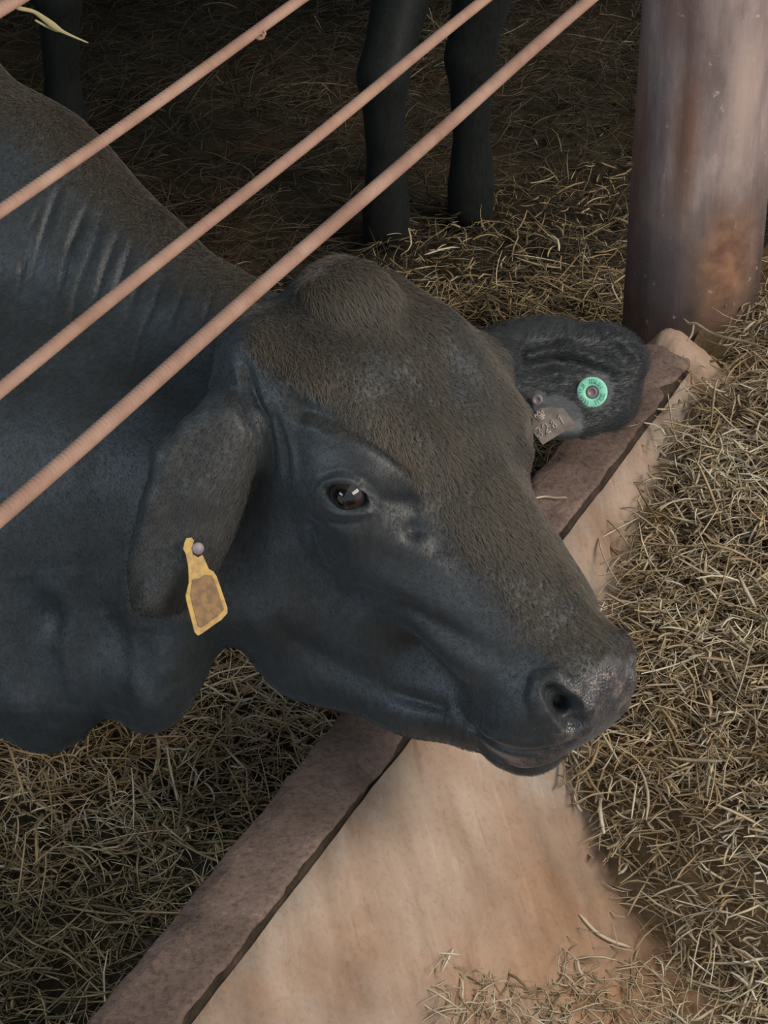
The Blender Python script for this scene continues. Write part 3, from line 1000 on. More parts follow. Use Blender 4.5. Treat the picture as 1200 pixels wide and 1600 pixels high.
# ---------------------------------------------------------------- straw and hay
def straws(name, base, length, width, tone, mat, lift=0.0, tilt=0.22, curl=0.6, dirs=None, seed=1):
    """many separate bent stems, all in one mesh: base points (n,3) on the surface"""
    g = np.random.default_rng(seed); n = len(base); K = 5
    az = g.uniform(0, 2 * np.pi, n) if dirs is None else dirs
    el = g.normal(0, tilt, n)
    turn = g.normal(0, curl, n); sag = g.normal(-0.10, curl * 0.5, n)
    kink = g.uniform(0.2, 0.8, n); kb = g.normal(0, 0.5, n) * (g.random(n) < 0.45)
    P = np.zeros((n, K, 3)); T_ = np.zeros((n, K, 3)); cur = np.zeros((n, 3))
    for k in range(K):
        u = k / (K - 1)
        a_ = az + turn * (u - 0.5) + kb * (u > kink); e_ = el + sag * (u - 0.5) * 2
        d = np.stack([np.cos(a_) * np.cos(e_), np.sin(a_) * np.cos(e_), np.sin(e_)], 1)
        T_[:, k] = d
        if k: cur = cur + (T_[:, k - 1] + d) / 2 * (length / (K - 1))[:, None]
        P[:, k] = cur
    P -= P.mean(1, keepdims=True)
    P += base[:, None] + np.array([0, 0, lift])
    low = P[:, :, 2].min(1) - base[:, 2]
    P[:, :, 2] += np.clip(-low, 0, None)[:, None] * 0.8
    ref = np.array([0, 0, 1.0])
    s_ = np.cross(T_, ref); s_ /= np.linalg.norm(s_, axis=-1, keepdims=True) + 1e-9
    u_ = np.cross(s_, T_)
    roll = g.uniform(-1.0, 1.0, n)[:, None, None]
    s2 = s_ * np.cos(roll) + u_ * np.sin(roll); u2 = -s_ * np.sin(roll) + u_ * np.cos(roll)
    tp = np.array([0.55, 1, 1, 0.9, 0.4])[None, :, None]
    w = width[:, None, None] * tp / 2
    V = np.stack([P + s2 * w, P - s2 * w, P + u2 * w * 0.55], 2)          # n,K,3,3
    V = V.reshape(-1, 3)
    b = (np.arange(n) * K * 3)[:, None, None]
    k_ = (np.arange(K - 1) * 3)[None, :, None]
    i0 = np.array([0, 2, 1])[None, None]; i1 = np.array([2, 1, 0])[None, None]
    q = np.stack([b + k_ + i0, b + k_ + i1, b + k_ + 3 + i1, b + k_ + 3 + i0], -1).reshape(-1, 4)
    o = fast_mesh(name, V, q, mat, smooth=False)
    at = o.data.attributes.new('tone', 'FLOAT', 'POINT')
    at.data.foreach_set('value', np.repeat(tone, K * 3).astype(np.float32))
    return o


def poly_in(px, py, poly):
    ins = np.zeros(len(px), bool); n = len(poly)
    for i in range(n):
        (x0, y0), (x1, y1) = poly[i], poly[(i + 1) % n]
        c = ((y0 > py) != (y1 > py)) & (px < (x1 - x0) * (py - y0) / (y1 - y0 + 1e-9) + x0)
        ins ^= c
    return ins


def proj(V):
    d = V - np.array(CAM); z = d @ np.array(F)
    return 600 + d @ np.array(R) / z * F_PX, 800 - d @ np.array(U) / z * F_PX


# hay in the trough: a heap lying on the concrete, thin towards its ragged edge
E_T = [0.9, 1.5, 1.80, 1.92, 2.02, 2.10, 2.16, 2.20, 2.26, 2.5, 2.7, 2.9, 3.02, 3.10, 3.2, 3.6]
E_S = [0.25, 0.24, 0.23, 0.33, 0.40, 0.40, 0.31, 0.205, 0.138, 0.088, 0.062, 0.036, 0.030, 0.035, 0.03, 0.02]
SS = [p[0] for p in SEC]; SZ = [p[1] for p in SEC]


def slope_z(s):
    return np.interp(s, SS[12:29], SZ[12:29])


def hay_z(s, t):
    e = np.interp(t, E_T, E_S); ez = slope_z(e)
    g = np.clip((s - e) / 0.5, 0, 1)
    top = ez + (0.05 * np.clip((t - 1.9) / 1.2, 0, 1) + 0.03) * g ** 0.7
    far = np.clip((s - 0.85) / 0.3, 0, 1)
    return np.maximum(top, slope_z(s)) - 0.05 * far


us = np.linspace(-0.04, 1.12, 110); vs = np.linspace(0.95, 3.62, 200)


def heap_pt(s, t):
    e = float(np.interp(t, E_T, E_S))
    z = float(hay_z(s, t)) + 0.016 * fbm(s, t, 0, 8) - 0.022
    if s < e + 0.02: z = min(z, float(slope_z(s)) - 0.012)
    return T(s, t, z)


heap = grid_mesh('hay_heap', heap_pt, us, vs, M_CHAFF)
tag(heap, 'brown packed chaff under the loose hay in the feed trough', 'hay', kind='stuff')

g = np.random.default_rng(11)


def trough_base(n, smin, smax, tmin, tmax, thick):
    s = g.uniform(smin, smax, n); t = g.uniform(tmin, tmax, n)
    e = np.interp(t, E_T, E_S) + g.normal(0, 0.018, n)
    z = hay_z(s, t)
    ok = s > e
    s, t, z = s[ok], t[ok], z[ok]
    P = np.array(T(0, 0, 0))[None] + s[:, None] * np.array(N) + t[:, None] * np.array(D)
    P[:, 2] = z + 0.016 * np.array([fbm(a_, b_, 0, 8) for a_, b_ in zip(s, t)]) + g.uniform(-0.02, thick, len(s))
    return P


B = trough_base(84000, -0.03, 1.12, 1.35, 3.6, 0.022)
x, y = proj(B)
keep = (x > -50) & (x < 1650) & (y < 1900) & (y > 300)
B = B[keep]; n = len(B)
tone = np.clip(g.normal(0.5, 0.2, n), 0, 1); tone[g.random(n) < 0.06] = 0.97
zr = np.array([fbm(p[0], p[1], 5, 5) for p in B]); tone = np.clip(tone + 0.30 * zr - 0.12 * np.array([fbm(p[0], p[1], 15, 2.2) > 0.1 for p in B]), 0, 1)
ln = np.clip(g.lognormal(-3.15, 0.45, n), 0.012, 0.12); wd = np.clip(g.lognormal(-5.85, 0.33, n), 0.0014, 0.0062)
sh = g.random(n) < 0.35; ln[sh] = g.uniform(0.008, 0.028, sh.sum()); B[sh, 2] -= 0.006; tone[sh] = np.clip(tone[sh] - 0.12, 0, 1)
o = straws('loose_hay', B, ln, wd, tone, M_HAY, 0.0, 0.33, 0.6, seed=3)
tag(o, 'loose pale dry hay filling the feed trough on the right, beyond the bare slope', 'hay', kind='stuff')

# stray wisps on the bare concrete
poly = [(690, 1490), (760, 1520), (860, 1560), (900, 1420), (960, 1370), (1050, 1400), (1080, 1500), (1080, 1640), (660, 1640)]
s = g.uniform(0.12, 0.55, 9000); t = g.uniform(1.55, 2.3, 9000)
P = np.array(T(0, 0, 0))[None] + s[:, None] * np.array(N) + t[:, None] * np.array(D); P[:, 2] = slope_z(s) + 0.003
x, y = proj(P); k = poly_in(x, y, poly)
dens = np.clip((y - 1400) / 170, 0.10, 1) * (1 - 0.75 * np.exp(-(((x - 990) / 80) ** 2 + ((y - 1460) / 60) ** 2)))
k &= g.random(len(P)) < dens * 0.55
P = P[k]; n = len(P)
o = straws('scattered_hay', P, np.clip(g.lognormal(-3.2, 0.4, n), 0.012, 0.09), np.clip(g.normal(0.0020, 0.0006, n), 0.001, 0.004),
           np.clip(g.normal(0.5, 0.22, n), 0, 1), M_HAY, 0.001, 0.12, 0.9, seed=5)
tag(o, 'thin scatter of hay wisps on the reddish bottom of the trough', 'hay', kind='stuff')

# bedding in the pen
def bed_points(n, x0, x1, y0, y1, thick):
    X = g.uniform(x0, x1, n); Y = g.uniform(y0, y1, n)
    P = np.stack([X, Y, np.zeros(n)], 1)
    s_ = P @ np.array(N) - CREASE
    P = P[s_ < -CW - 0.012]
    px_, py_ = proj(P)
    P = P[(px_ > -420) & (px_ < 1550) & (py_ > -150) & (py_ < 1900)]
    P[:, 2] = np.array([ground_z(a_, b_) for a_, b_ in P[:, :2]]) - 0.02 + g.uniform(-0.01, thick, len(P))
    return P


LIT_SPOT = on_z(400, 1110, 0)  # light reaching under the chin is painted into the straw tone around here
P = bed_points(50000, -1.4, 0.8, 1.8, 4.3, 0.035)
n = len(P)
tone = np.clip(g.normal(0.48, 0.22, n) + 0.35 * np.array([fbm(a_, b_, 9, 3) for a_, b_ in P[:, :2]]) + 0.5 * np.exp(-(np.hypot(P[:, 0] - LIT_SPOT.x, P[:, 1] - LIT_SPOT.y) / 0.36) ** 2), 0, 1)
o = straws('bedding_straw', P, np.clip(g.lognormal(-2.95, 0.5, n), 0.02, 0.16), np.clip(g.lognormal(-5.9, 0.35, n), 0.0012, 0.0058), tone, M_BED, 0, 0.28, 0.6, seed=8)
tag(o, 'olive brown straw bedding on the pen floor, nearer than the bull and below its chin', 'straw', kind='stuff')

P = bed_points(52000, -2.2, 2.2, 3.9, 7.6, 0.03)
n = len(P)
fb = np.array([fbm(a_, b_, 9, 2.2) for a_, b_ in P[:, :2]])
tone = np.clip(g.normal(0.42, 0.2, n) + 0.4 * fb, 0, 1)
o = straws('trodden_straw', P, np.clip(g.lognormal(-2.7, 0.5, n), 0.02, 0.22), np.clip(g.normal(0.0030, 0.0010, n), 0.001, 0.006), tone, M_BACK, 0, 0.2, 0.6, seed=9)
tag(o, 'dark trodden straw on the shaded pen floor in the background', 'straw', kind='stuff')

# brighter straw gathered in the middle distance, left of the post
poly = [(680, 500), (560, 430), (620, 330), (760, 300), (1000, 230), (1000, 520), (820, 520)]
P = bed_points(60000, -0.6, 1.4, 3.6, 5.4, 0.05)
x, y = proj(P); k = poly_in(x, y, poly)
k &= g.random(len(P)) < 0.03 + 0.22 * np.clip((y - 230) / 260, 0, 1) ** 1.5
P = P[k]; n = len(P)
o = straws('tossed_straw', P, np.clip(g.lognormal(-2.9, 0.45, n), 0.02, 0.16), np.clip(g.normal(0.0040, 0.0012, n), 0.0016, 0.007),
           np.clip(g.normal(0.58, 0.2, n), 0, 1), M_BED, 0.004, 0.3, 0.6, seed=12)
tag(o, 'brighter golden straw tossed on the dark pen floor left of the post', 'straw', kind='stuff')

# single stems that can be picked out
zc = 0.4525
V_, F_ = strand([on_z(x, y, zc + dz_) for x, y, dz_ in ((828, 781, .003), (850, 776, .001), (868, 778, 0.001), (886, 777, .004))], 0.0016, 0.6)
tag(mesh_obj('straw_stem', V_, F_, M_STEM), 'single pale straw stem lying across the trough curb behind the cheek of the bull', 'straw stem')
V_, F_ = strand([C(x, y, d_) for x, y, d_ in ((1068, 497, 3.64), (1076, 505, 3.63), (1088, 506, 3.62), (1110, 520, 3.60), (1135, 528, 3.57), (1165, 534, 3.55), (1200, 545, 3.5))], 0.0022, 0.9)
V2_, F2_ = strand([C(x, y, d_) for x, y, d_ in ((1084, 506, 3.62), (1081, 522, 3.60), (1073, 535, 3.58))], 0.0018, 0.9)
tag(mesh_obj('twig', V_ + V2_, F_ + [tuple(i + len(V_) for i in f) for f in F2_], M_TWIG), 'thin forked brown twig sticking out of the hay in front of the post foot', 'twig')


def zf(px, py):
    """the point of the trough's inner face seen at (px, py)"""
    r_ = ray(px, py)
    for t in np.arange(2.0, 3.4, 0.002):
        p = CAM + r_ * t
        if p.z < float(slope_z(p.dot(N) - CREASE)) + 0.007: return p
    return p


V_, F_ = strand([zf(905, 1428), zf(930, 1455), zf(955, 1470), zf(985, 1480)], 0.0021, 0.7)
tag(mesh_obj('straw_stem', V_, F_, M_STEM), 'thick bent pale stem lying on the bare reddish trough bottom', 'straw stem')
V_, F_ = strand([zf(902, 1498), zf(905, 1515), zf(914, 1532), zf(906, 1555)], 0.0018, 0.7)
tag(mesh_obj('straw_stem', V_, F_, M_STEM), 'short crooked whitish stem near the bottom of the trough, below the thick bent one', 'straw stem')

# ---------------------------------------------------------------- build the bull
field = build_bull_field()
V, Q = field.skin()
V, Q, others, fine = refine(V, Q, [], in_frame(V, -60, 60, 1080, 1300)[Q].all(1))
near = lambda V, p, r: np.linalg.norm(V - np.array(p), axis=1) < r
hot = near(V, EYES[0][0], 0.05) | near(V, surface(field, 880, 1104)[0], 0.06) | near(V, surface(field, 800, 1180)[0], 0.07)
V, Q, others, _ = refine(V, Q, others, hot[Q].all(1) & fine)
V = field.snap(V, Q, np.where(in_frame(V, -50, 70, 1070, 1290))[0], 3)
sp = Sculpt(V, Q); sculpt_bull(sp); V = sp.V
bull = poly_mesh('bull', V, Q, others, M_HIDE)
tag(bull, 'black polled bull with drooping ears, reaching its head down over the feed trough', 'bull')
VN = vert_normals(V, Q)

# sun-bleached brown hair on the crown, the bridge, the crest and the ears; wet nose leather
L = (V - np.array(HO)); hu, hv, hd = (L @ np.array(a_) for a_ in (HL, HA, HD))
sm = lambda a_, b_, x_: np.clip((x_ - a_) / (b_ - a_), 0, 1) ** 2 * (3 - 2 * np.clip((x_ - a_) / (b_ - a_), 0, 1))
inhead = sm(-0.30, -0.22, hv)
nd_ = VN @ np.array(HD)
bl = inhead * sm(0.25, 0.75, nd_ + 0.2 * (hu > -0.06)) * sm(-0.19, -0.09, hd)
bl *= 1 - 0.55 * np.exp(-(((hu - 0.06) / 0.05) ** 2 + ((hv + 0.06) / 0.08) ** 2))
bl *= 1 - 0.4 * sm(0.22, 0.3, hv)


def blur(a_, n_):
    for _ in range(n_):
        acc = np.zeros(len(V)); cn = np.zeros(len(V)); q4 = a_[Q].mean(1)
        for i in range(4): np.add.at(acc, Q[:, i], q4); np.add.at(cn, Q[:, i], 1)
        a_ = acc / np.maximum(cn, 1)
    return a_


x, y = proj(V)
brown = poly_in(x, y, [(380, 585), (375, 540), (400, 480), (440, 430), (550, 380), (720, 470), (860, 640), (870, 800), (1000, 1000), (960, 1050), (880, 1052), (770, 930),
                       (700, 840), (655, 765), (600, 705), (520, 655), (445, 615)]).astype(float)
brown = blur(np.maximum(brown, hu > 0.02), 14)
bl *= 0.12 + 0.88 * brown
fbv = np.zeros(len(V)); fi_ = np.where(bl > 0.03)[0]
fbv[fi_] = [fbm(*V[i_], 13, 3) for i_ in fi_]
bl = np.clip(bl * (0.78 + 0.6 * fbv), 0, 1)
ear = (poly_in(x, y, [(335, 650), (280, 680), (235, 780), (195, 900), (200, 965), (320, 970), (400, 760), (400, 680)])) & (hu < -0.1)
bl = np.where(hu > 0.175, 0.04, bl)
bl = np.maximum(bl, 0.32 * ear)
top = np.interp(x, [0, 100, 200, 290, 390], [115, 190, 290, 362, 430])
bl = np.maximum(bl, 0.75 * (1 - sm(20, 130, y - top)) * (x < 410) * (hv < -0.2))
tuftm = np.array([0.5 + 0.5 * fbm(a_[0], a_[1], a_[2], 9, 3) for a_ in V[::1]]) if False else 1.0
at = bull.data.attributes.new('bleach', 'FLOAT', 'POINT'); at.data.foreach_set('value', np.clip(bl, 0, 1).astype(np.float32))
wet = np.zeros(len(V))
nose = sm(0.30, 0.325, hv) * (np.abs(hu) < 0.075) * (hd > -0.13)
for px_, py_, r_ in ((895, 1135, 0.016), (805, 1184, 0.022), (840, 1182, 0.020), (775, 1176, 0.018), (870, 1172, 0.015), (940, 1110, 0.03), (960, 1060, 0.02)):
    p = sp.hit(px_, py_)
    if p is not None: wet = np.maximum(wet, np.exp(-(np.linalg.norm(V - p, axis=1) / r_) ** 2))
wet = np.clip(wet, 0, 1)
x, y = proj(V)
d_ = (V - np.array(CAM)); fac = (-(d_ * VN).sum(1) / np.linalg.norm(d_, axis=1)) > -0.4
npoly = [(868, 1066), (900, 1058), (950, 1040), (995, 1020), (1005, 1100), (965, 1140), (905, 1158), (922, 1120), (900, 1085)]
le = (poly_in(x, y, npoly) & (hv > 0.22) & fac).astype(float)
le = np.maximum(le, 0.7 * (np.abs(hu) < 0.07) * sm(0.30, 0.325, hv) * (hd > -0.12))
for _ in range(4):                                        # soften the rim of the leather
    acc = np.zeros(len(V)); cn = np.zeros(len(V))
    q4 = le[Q].mean(1)
    for i in range(4): np.add.at(acc, Q[:, i], q4); np.add.at(cn, Q[:, i], 1)
    le = acc / np.maximum(cn, 1)
at = bull.data.attributes.new('leather', 'FLOAT', 'POINT'); at.data.foreach_set('value', le.astype(np.float32))
wet = np.clip(np.maximum(wet, 0.55 * le), 0, 1)
at = bull.data.attributes.new('wet', 'FLOAT', 'POINT'); at.data.foreach_set('value', wet.astype(np.float32))

# eyes
M_EYE, nd, lk, b = new_mat('eye', (0.012, 0.007, 0.005), 0.05, 0.5)
nt = M_EYE.node_tree
tc = nd.new('ShaderNodeTexCoord'); mp = nd.new('ShaderNodeMapping'); mp.inputs['Scale'].default_value = (75, 110, 0.0)
lk.new(tc.outputs['Object'], mp.inputs[0])
ln_ = nd.new('ShaderNodeVectorMath'); ln_.operation = 'LENGTH'; lk.new(mp.outputs[0], ln_.inputs[0])
lk.new(ramp(nt, ln_.outputs['Value'], [(0.45, (0.003, 0.003, 0.004)), (0.62, (0.006, 0.004, 0.003)), (0.93, (0.005, 0.0035, 0.003)), (1.0, (0.02, 0.015, 0.014))]), b.inputs['Base Color'])
for e, n_, ax_ in EYES:
    v_, f_ = [], []
    for i in range(33):
        th = math.pi * i / 32
        for j in range(48):
            ph = 2 * math.pi * j / 48
            rr = 0.0195 + 0.0012 * math.exp(-(th / 0.45) ** 2)
            v_.append((rr * math.sin(th) * math.cos(ph), rr * math.sin(th) * math.sin(ph), rr * math.cos(th)))
    for i in range(32):
        for j in range(48): f_.append((i * 48 + j, (i + 1) * 48 + j, (i + 1) * 48 + (j + 1) % 48, i * 48 + (j + 1) % 48))
    o = mesh_obj('eye', v_, f_, M_EYE, bull)
    o.matrix_world = Matrix.Translation(e - n_ * 0.0155) @ Matrix([[ax_[c][r_] for c in range(3)] for r_ in range(3)]).to_4x4()
    o['label'] = 'dark glossy eye'

# short hair of the coat
def coat(count, seed=4):
    g = np.random.default_rng(seed)
    vis = in_frame(V, -40, 80, 1060, 1260)
    tri = Q[vis[Q].all(1)]
    A, B_, C_, D_ = (V[tri[:, i]] for i in range(4))
    fn = np.cross(C_ - A, D_ - B_); area = np.linalg.norm(fn, axis=1); fn /= area[:, None] + 1e-12
    cen = V[tri].mean(1)
    face = ((np.array(CAM) - cen) * fn).sum(1) / np.linalg.norm(np.array(CAM) - cen, axis=1)
    dens = area * (0.4 + 0.6 * bl[tri].mean(1)) * (face > -0.35) * (wet[tri].mean(1) < 0.15)
    cx, cy = proj(cen)
    dens *= 1 + 1.2 * (((cen - np.array(HO)) @ np.array(HL)) > 0.175)
    for qx, qy, qr in ((925, 613, 30), (862, 662, 46), (839, 625, 14), (306, 862, 16)): dens *= np.hypot(cx - qx, cy - qy) > qr
    for e, n_, ax_ in EYES: dens *= np.linalg.norm(cen - np.array(e), axis=1) > 0.022
    pick = g.choice(len(tri), count, p=dens / dens.sum())
    u, v = g.random((2, count, 1))
    root = (A[pick] * (1 - u) + B_[pick] * u) * (1 - v) + (D_[pick] * (1 - u) + C_[pick] * u) * v
    nn = fn[pick]
    hv_ = (root - np.array(HO)) @ np.array(HA); hu_ = (root - np.array(HO)) @ np.array(HL)
    head = (hv_ > -0.23)[:, None]
    flow = np.where(head, np.array(HA) * 1.0, np.array(R) * -0.35 - np.array(U) * 0.95)
    # whorl on the forehead: hair parts away from the middle
    flow = flow + np.where(head, np.array(HL) * (hu_ * 3.5)[:, None] * np.exp(-((hv_ + 0.05) / 0.12) ** 2)[:, None], 0)
    flow = np.where((hu_ > 0.175)[:, None], np.array(R) * 0.9 + np.array(U) * (0.2 + 0.6 * ((root - np.array(HO)) @ np.array(U) > 0.12))[:, None], flow)
    sw = np.array([[fbm(*p, 14, 2), fbm(p[0] + 7, p[1], p[2], 14, 2), fbm(p[0], p[1] + 7, p[2], 14, 2)] for p in root[::8]])
    sw = np.repeat(sw, 8, 0)[:count] if len(sw) * 8 >= count else np.zeros_like(root)
    flow = flow + g.normal(0, 0.28, flow.shape)
    flow -= nn * (flow * nn).sum(1, keepdims=True)
    flow /= np.linalg.norm(flow, axis=1, keepdims=True) + 1e-9
    blp = bl[tri].mean(1)[pick]
    ln = (0.0035 + 0.0085 * blp) * g.uniform(0.6, 1.3, count)
    farear = (hu_ > 0.175)
    ln = np.where(farear, g.uniform(0.006, 0.015, count), ln)
    ln = ln * (1 + 0.7 * np.exp(-((hv_ + 0.21) / 0.04) ** 2) * (np.abs(hu_) < 0.09))
    P = np.stack([root - nn * 0.0006, root + (flow * 0.5 + nn * 0.26) * ln[:, None], root + (flow * 1.0 + nn * 0.30) * ln[:, None]], 1)
    hc = bpy.data.hair_curves.new('coat_hair')
    hc.add_curves([3] * count)
    hc.attributes['position'].data.foreach_set('vector', P.astype(np.float32).ravel())
    ra = hc.attributes.new('radius', 'FLOAT', 'POINT')
    ra.data.foreach_set('value', (np.tile([1.0, 0.75, 0.2], count) * np.repeat(0.00013 + 0.00013 * blp, 3)).astype(np.float32))
    ta = hc.attributes.new('tone', 'FLOAT', 'POINT')
    ta.data.foreach_set('value', np.repeat(np.where(farear, 0.0, 0.06) + blp * 0.8 + g.uniform(0, 0.16, count) * np.where(farear, 0.25, 1), 3).astype(np.float32))
    m, nd, lk, b = new_mat('coat_hair', (0.03, 0.028, 0.025), 0.42, 0.5)
    at = nd.new('ShaderNodeAttribute'); at.attribute_name = 'tone'
    lk.new(ramp(m.node_tree, at.outputs['Fac'], [(0.0, (0.007, 0.008, 0.008)), (0.06, (0.021, 0.024, 0.026)), (0.3, (0.038, 0.038, 0.035)), (1.0, (0.125, 0.100, 0.072))]), b.inputs['Base Color'])
    hc.materials.append(m)
    o = bpy.data.objects.new('coat_hair', hc)
    sc.collection.objects.link(o); o.parent = bull
    return o


coat(190000)

# ---------------------------------------------------------------- ear tags
def extrude_poly(pts2, frame, th, bevel=0.0):
    """flat outline with thickness, in a frame (origin, x, y, n)"""
    o_, X_, Y_, N_ = frame; n = len(pts2)
    V_ = [o_ + X_ * x + Y_ * y + N_ * k for k in (-th / 2, th / 2) for x, y in pts2]
    F_ = [tuple(range(n - 1, -1, -1)), tuple(range(n, 2 * n))] + [(i, (i + 1) % n, n + (i + 1) % n, n + i) for i in range(n)]
    return V_, F_


def disc(o_, X_, Y_, N_, prof, n=40):
    """turned shape: prof = (radius, height) pairs"""
    V_, F_ = [], []
    for r_, h_ in prof:
        for j in range(n):
            a_ = 2 * math.pi * j / n
            V_.append(o_ + (X_ * math.cos(a_) + Y_ * math.sin(a_)) * r_ + N_ * h_)
    for i in range(len(prof) - 1):
        for j in range(n): F_.append((i * n + j, i * n + (j + 1) % n, (i + 1) * n + (j + 1) % n, (i + 1) * n + j))
    F_.append(tuple(range(n - 1, -1, -1))); F_.append(tuple(range((len(prof) - 1) * n, len(prof) * n)))
    return V_, F_


def tag_mat(name, col, dirt, lo=0.45, hi=0.6, rough=0.45, scale=120, amount=1.0):
    m, nd, lk, b = new_mat(name, col, rough, 0.4)
    nt = m.node_tree
    f_ = ramp(nt, noise(nt, scale, 5, 0.65), [(lo, (0, 0, 0)), (hi, (amount,) * 3)])
    lk.new(mix(nt, f_, col, dirt), b.inputs['Base Color'])
    bump(nt, b, noise(nt, scale * 1.5, 4, 0.6), 0.3, 0.0006)
    return m


class Plane:
    """a plane facing roughly the feed alley, set where the photo shows the tag"""
    def __init__(self, px, py, toward=0.006, face=None):
        p = Vector(sp.hit(px, py)); n_ = (CAM - p).normalized()
        if face is not None: n_ = (n_ + face).normalized()
        self.n = n_; self.p = p + n_ * toward

    def at(self, px, py, up=0.0):
        r_ = ray(px, py); t = (self.p - CAM).dot(self.n) / r_.dot(self.n)
        return CAM + r_ * t + self.n * up


sp.refresh()
# yellow tag on the near ear
pl = Plane(318, 930, 0.012, R * 0.25)
pl.p = Vector(sp.hit(306, 862)) + pl.n * 0.010
M_YEL = tag_mat('yellow_plastic', (0.52, 0.32, 0.075), (0.33, 0.19, 0.07), 0.42, 0.64)
M_YDIRT = tag_mat('muddy_yellow_plastic', (0.31, 0.18, 0.075), (0.19, 0.11, 0.06), 0.36, 0.6, 0.9)
outline = [(288, 848), (291, 841), (299, 840), (303, 845), (299, 856), (301, 866), (309, 871), (316, 867), (322, 880), (326, 889), (333, 893),
           (338, 900), (345, 920), (355, 950), (355, 958), (346, 968), (315, 990), (309, 993), (304, 988), (298, 965), (291, 938), (290, 930), (295, 910),
           (294, 885), (290, 865), (286, 858)]


def sheet(name, pts, pl, th, mat, parent, up=0.0):
    n = len(pts)
    V_ = [pl.at(x, y, up - th / 2) for x, y in pts] + [pl.at(x, y, up + th / 2) for x, y in pts]
    c = (sum(p[0] for p in pts) / n, sum(p[1] for p in pts) / n)
    F_ = [(i, (i + 1) % n, n + (i + 1) % n, n + i) for i in range(n)]
    F_ += [tuple(range(n - 1, -1, -1)), tuple(range(n, 2 * n))]
    import bmesh
    bm = bmesh.new(); vs_ = [bm.verts.new(v) for v in V_]
    for f in F_: bm.faces.new([vs_[i] for i in f])
    bmesh.ops.recalc_face_normals(bm, faces=bm.faces)
    bmesh.ops.triangulate(bm, faces=[f for f in bm.faces if len(f.verts) > 4])
    me = bpy.data.meshes.new(name); bm.to_mesh(me); bm.free(); me.materials.append(mat)
    o = bpy.data.objects.new(name, me); sc.collection.objects.link(o)
    if parent: o.parent = parent
    return o


yt = sheet('ear_tag', outline, pl, 0.0022, M_YEL, None)
tag(yt, 'muddy yellow plastic ear tag hanging from the drooping near ear of the bull', 'ear tag')
inner = [(300, 906), (312, 903), (320, 898), (331, 899), (334, 906), (341, 926), (349, 953), (341, 962), (314, 981), (309, 978), (302, 952), (297, 930)]
o = sheet('tag_panel', inner, pl, 0.0008, M_YDIRT, yt, 0.0013); o['label'] = 'mud-stained face of the tag'
M_STUD = tag_mat('grey_stud', (0.30, 0.23, 0.22), (0.18, 0.16, 0.17), 0.4, 0.6, 0.5)
c0 = pl.at(309, 857); X_ = R - pl.n * R.dot(pl.n); X_.normalize(); Y_ = pl.n.cross(X_)
V_, F_ = disc(c0, X_, Y_, pl.n, [(0.0035, -0.014), (0.0035, -0.004), (0.0062, -0.003), (0.0066, 0.001), (0.0058, 0.003), (0.003, 0.0042), (0.0005, 0.0045)])
mesh_obj('stud', V_, F_, M_STUD, yt)

# green ring tag in the far ear
pg = Plane(926, 640, 0.004); pg.p = max((Vector(h_) for h_ in (sp.hit(x_, y_) for x_, y_ in ((925, 613), (905, 613), (945, 613), (925, 595), (925, 632))) if h_ is not None), key=lambda p: (p - CAM).dot(F) * -1) + pg.n * 0.003
M_GREEN = tag_mat('green_plastic', (0.24, 0.62, 0.43), (0.32, 0.68, 0.52), 0.45, 0.6, 0.5)
M_LETTER, *_ = new_mat('dark_green_lettering', (0.13, 0.42, 0.29), 0.6, 0.3)
X_ = (R - pg.n * R.dot(pg.n)).normalized(); Y_ = pg.n.cross(X_)
c0 = pg.at(925, 613); k_ = (c0 - CAM).dot(F) / F_PX
V_, F_ = [], []
nseg = 64; prof = [(10.0, -1.5), (10.3, 0.6), (11.5, 1.6), (22.5, 1.7), (24.0, 0.8), (24.3, -1.5)]
for r_, h_ in prof:
    for j in range(nseg):
        a_ = 2 * math.pi * j / nseg
        V_.append(c0 + ((X_ * math.cos(a_) + Y_ * math.sin(a_)) * r_ + pg.n * h_) * k_)
for i in range(len(prof)):
    i2 = (i + 1) % len(prof)
    for j in range(nseg): F_.append((i * nseg + j, i2 * nseg + j, i2 * nseg + (j + 1) % nseg, i * nseg + (j + 1) % nseg))
gt = mesh_obj('ear_tag', V_, F_, M_GREEN)
tag(gt, 'round green ring ear tag in the far ear of the bull', 'ear tag')
M_PIN = tag_mat('purple_grey_pin', (0.16, 0.12, 0.125), (0.25, 0.20, 0.20), 0.4, 0.65, 0.35)
V_, F_ = disc(c0, X_, Y_, pg.n, [(9.8 * k_, -6 * k_), (9.8 * k_, -1.5 * k_), (8.0 * k_, 0.2 * k_), (5.5 * k_, 0.8 * k_), (4.5 * k_, -0.8 * k_), (0.4 * k_, -1.0 * k_)])
mesh_obj('stud', V_, F_, M_PIN, gt)


def glyphs(strokes, frame, w):
    """raised strokes; frame maps (x, y) to a point"""
    V_, F_ = [], []
    P_, nn = frame
    for st in strokes:
        for (x0, y0), (x1, y1) in zip(st, st[1:]):
            a_, b_ = P_(x0, y0), P_(x1, y1)
            d_ = (b_ - a_); 
            if d_.length < 1e-6: continue
            d_.normalize(); s_ = d_.cross(nn).normalized() * w / 2; e_ = d_ * w * 0.4; h_ = nn * 0.0004
            base = len(V_)
            for q_ in (a_ - e_ - s_, a_ - e_ + s_, b_ + e_ + s_, b_ + e_ - s_): V_ += [q_ - h_, q_ + h_]
            F_ += [(base + 1, base + 7, base + 5, base + 3), (base, base + 2, base + 4, base + 6), (base, base + 1, base + 3, base + 2),
                   (base + 2, base + 3, base + 5, base + 4), (base + 4, base + 5, base + 7, base + 6), (base + 6, base + 7, base + 1, base)]
    return V_, F_


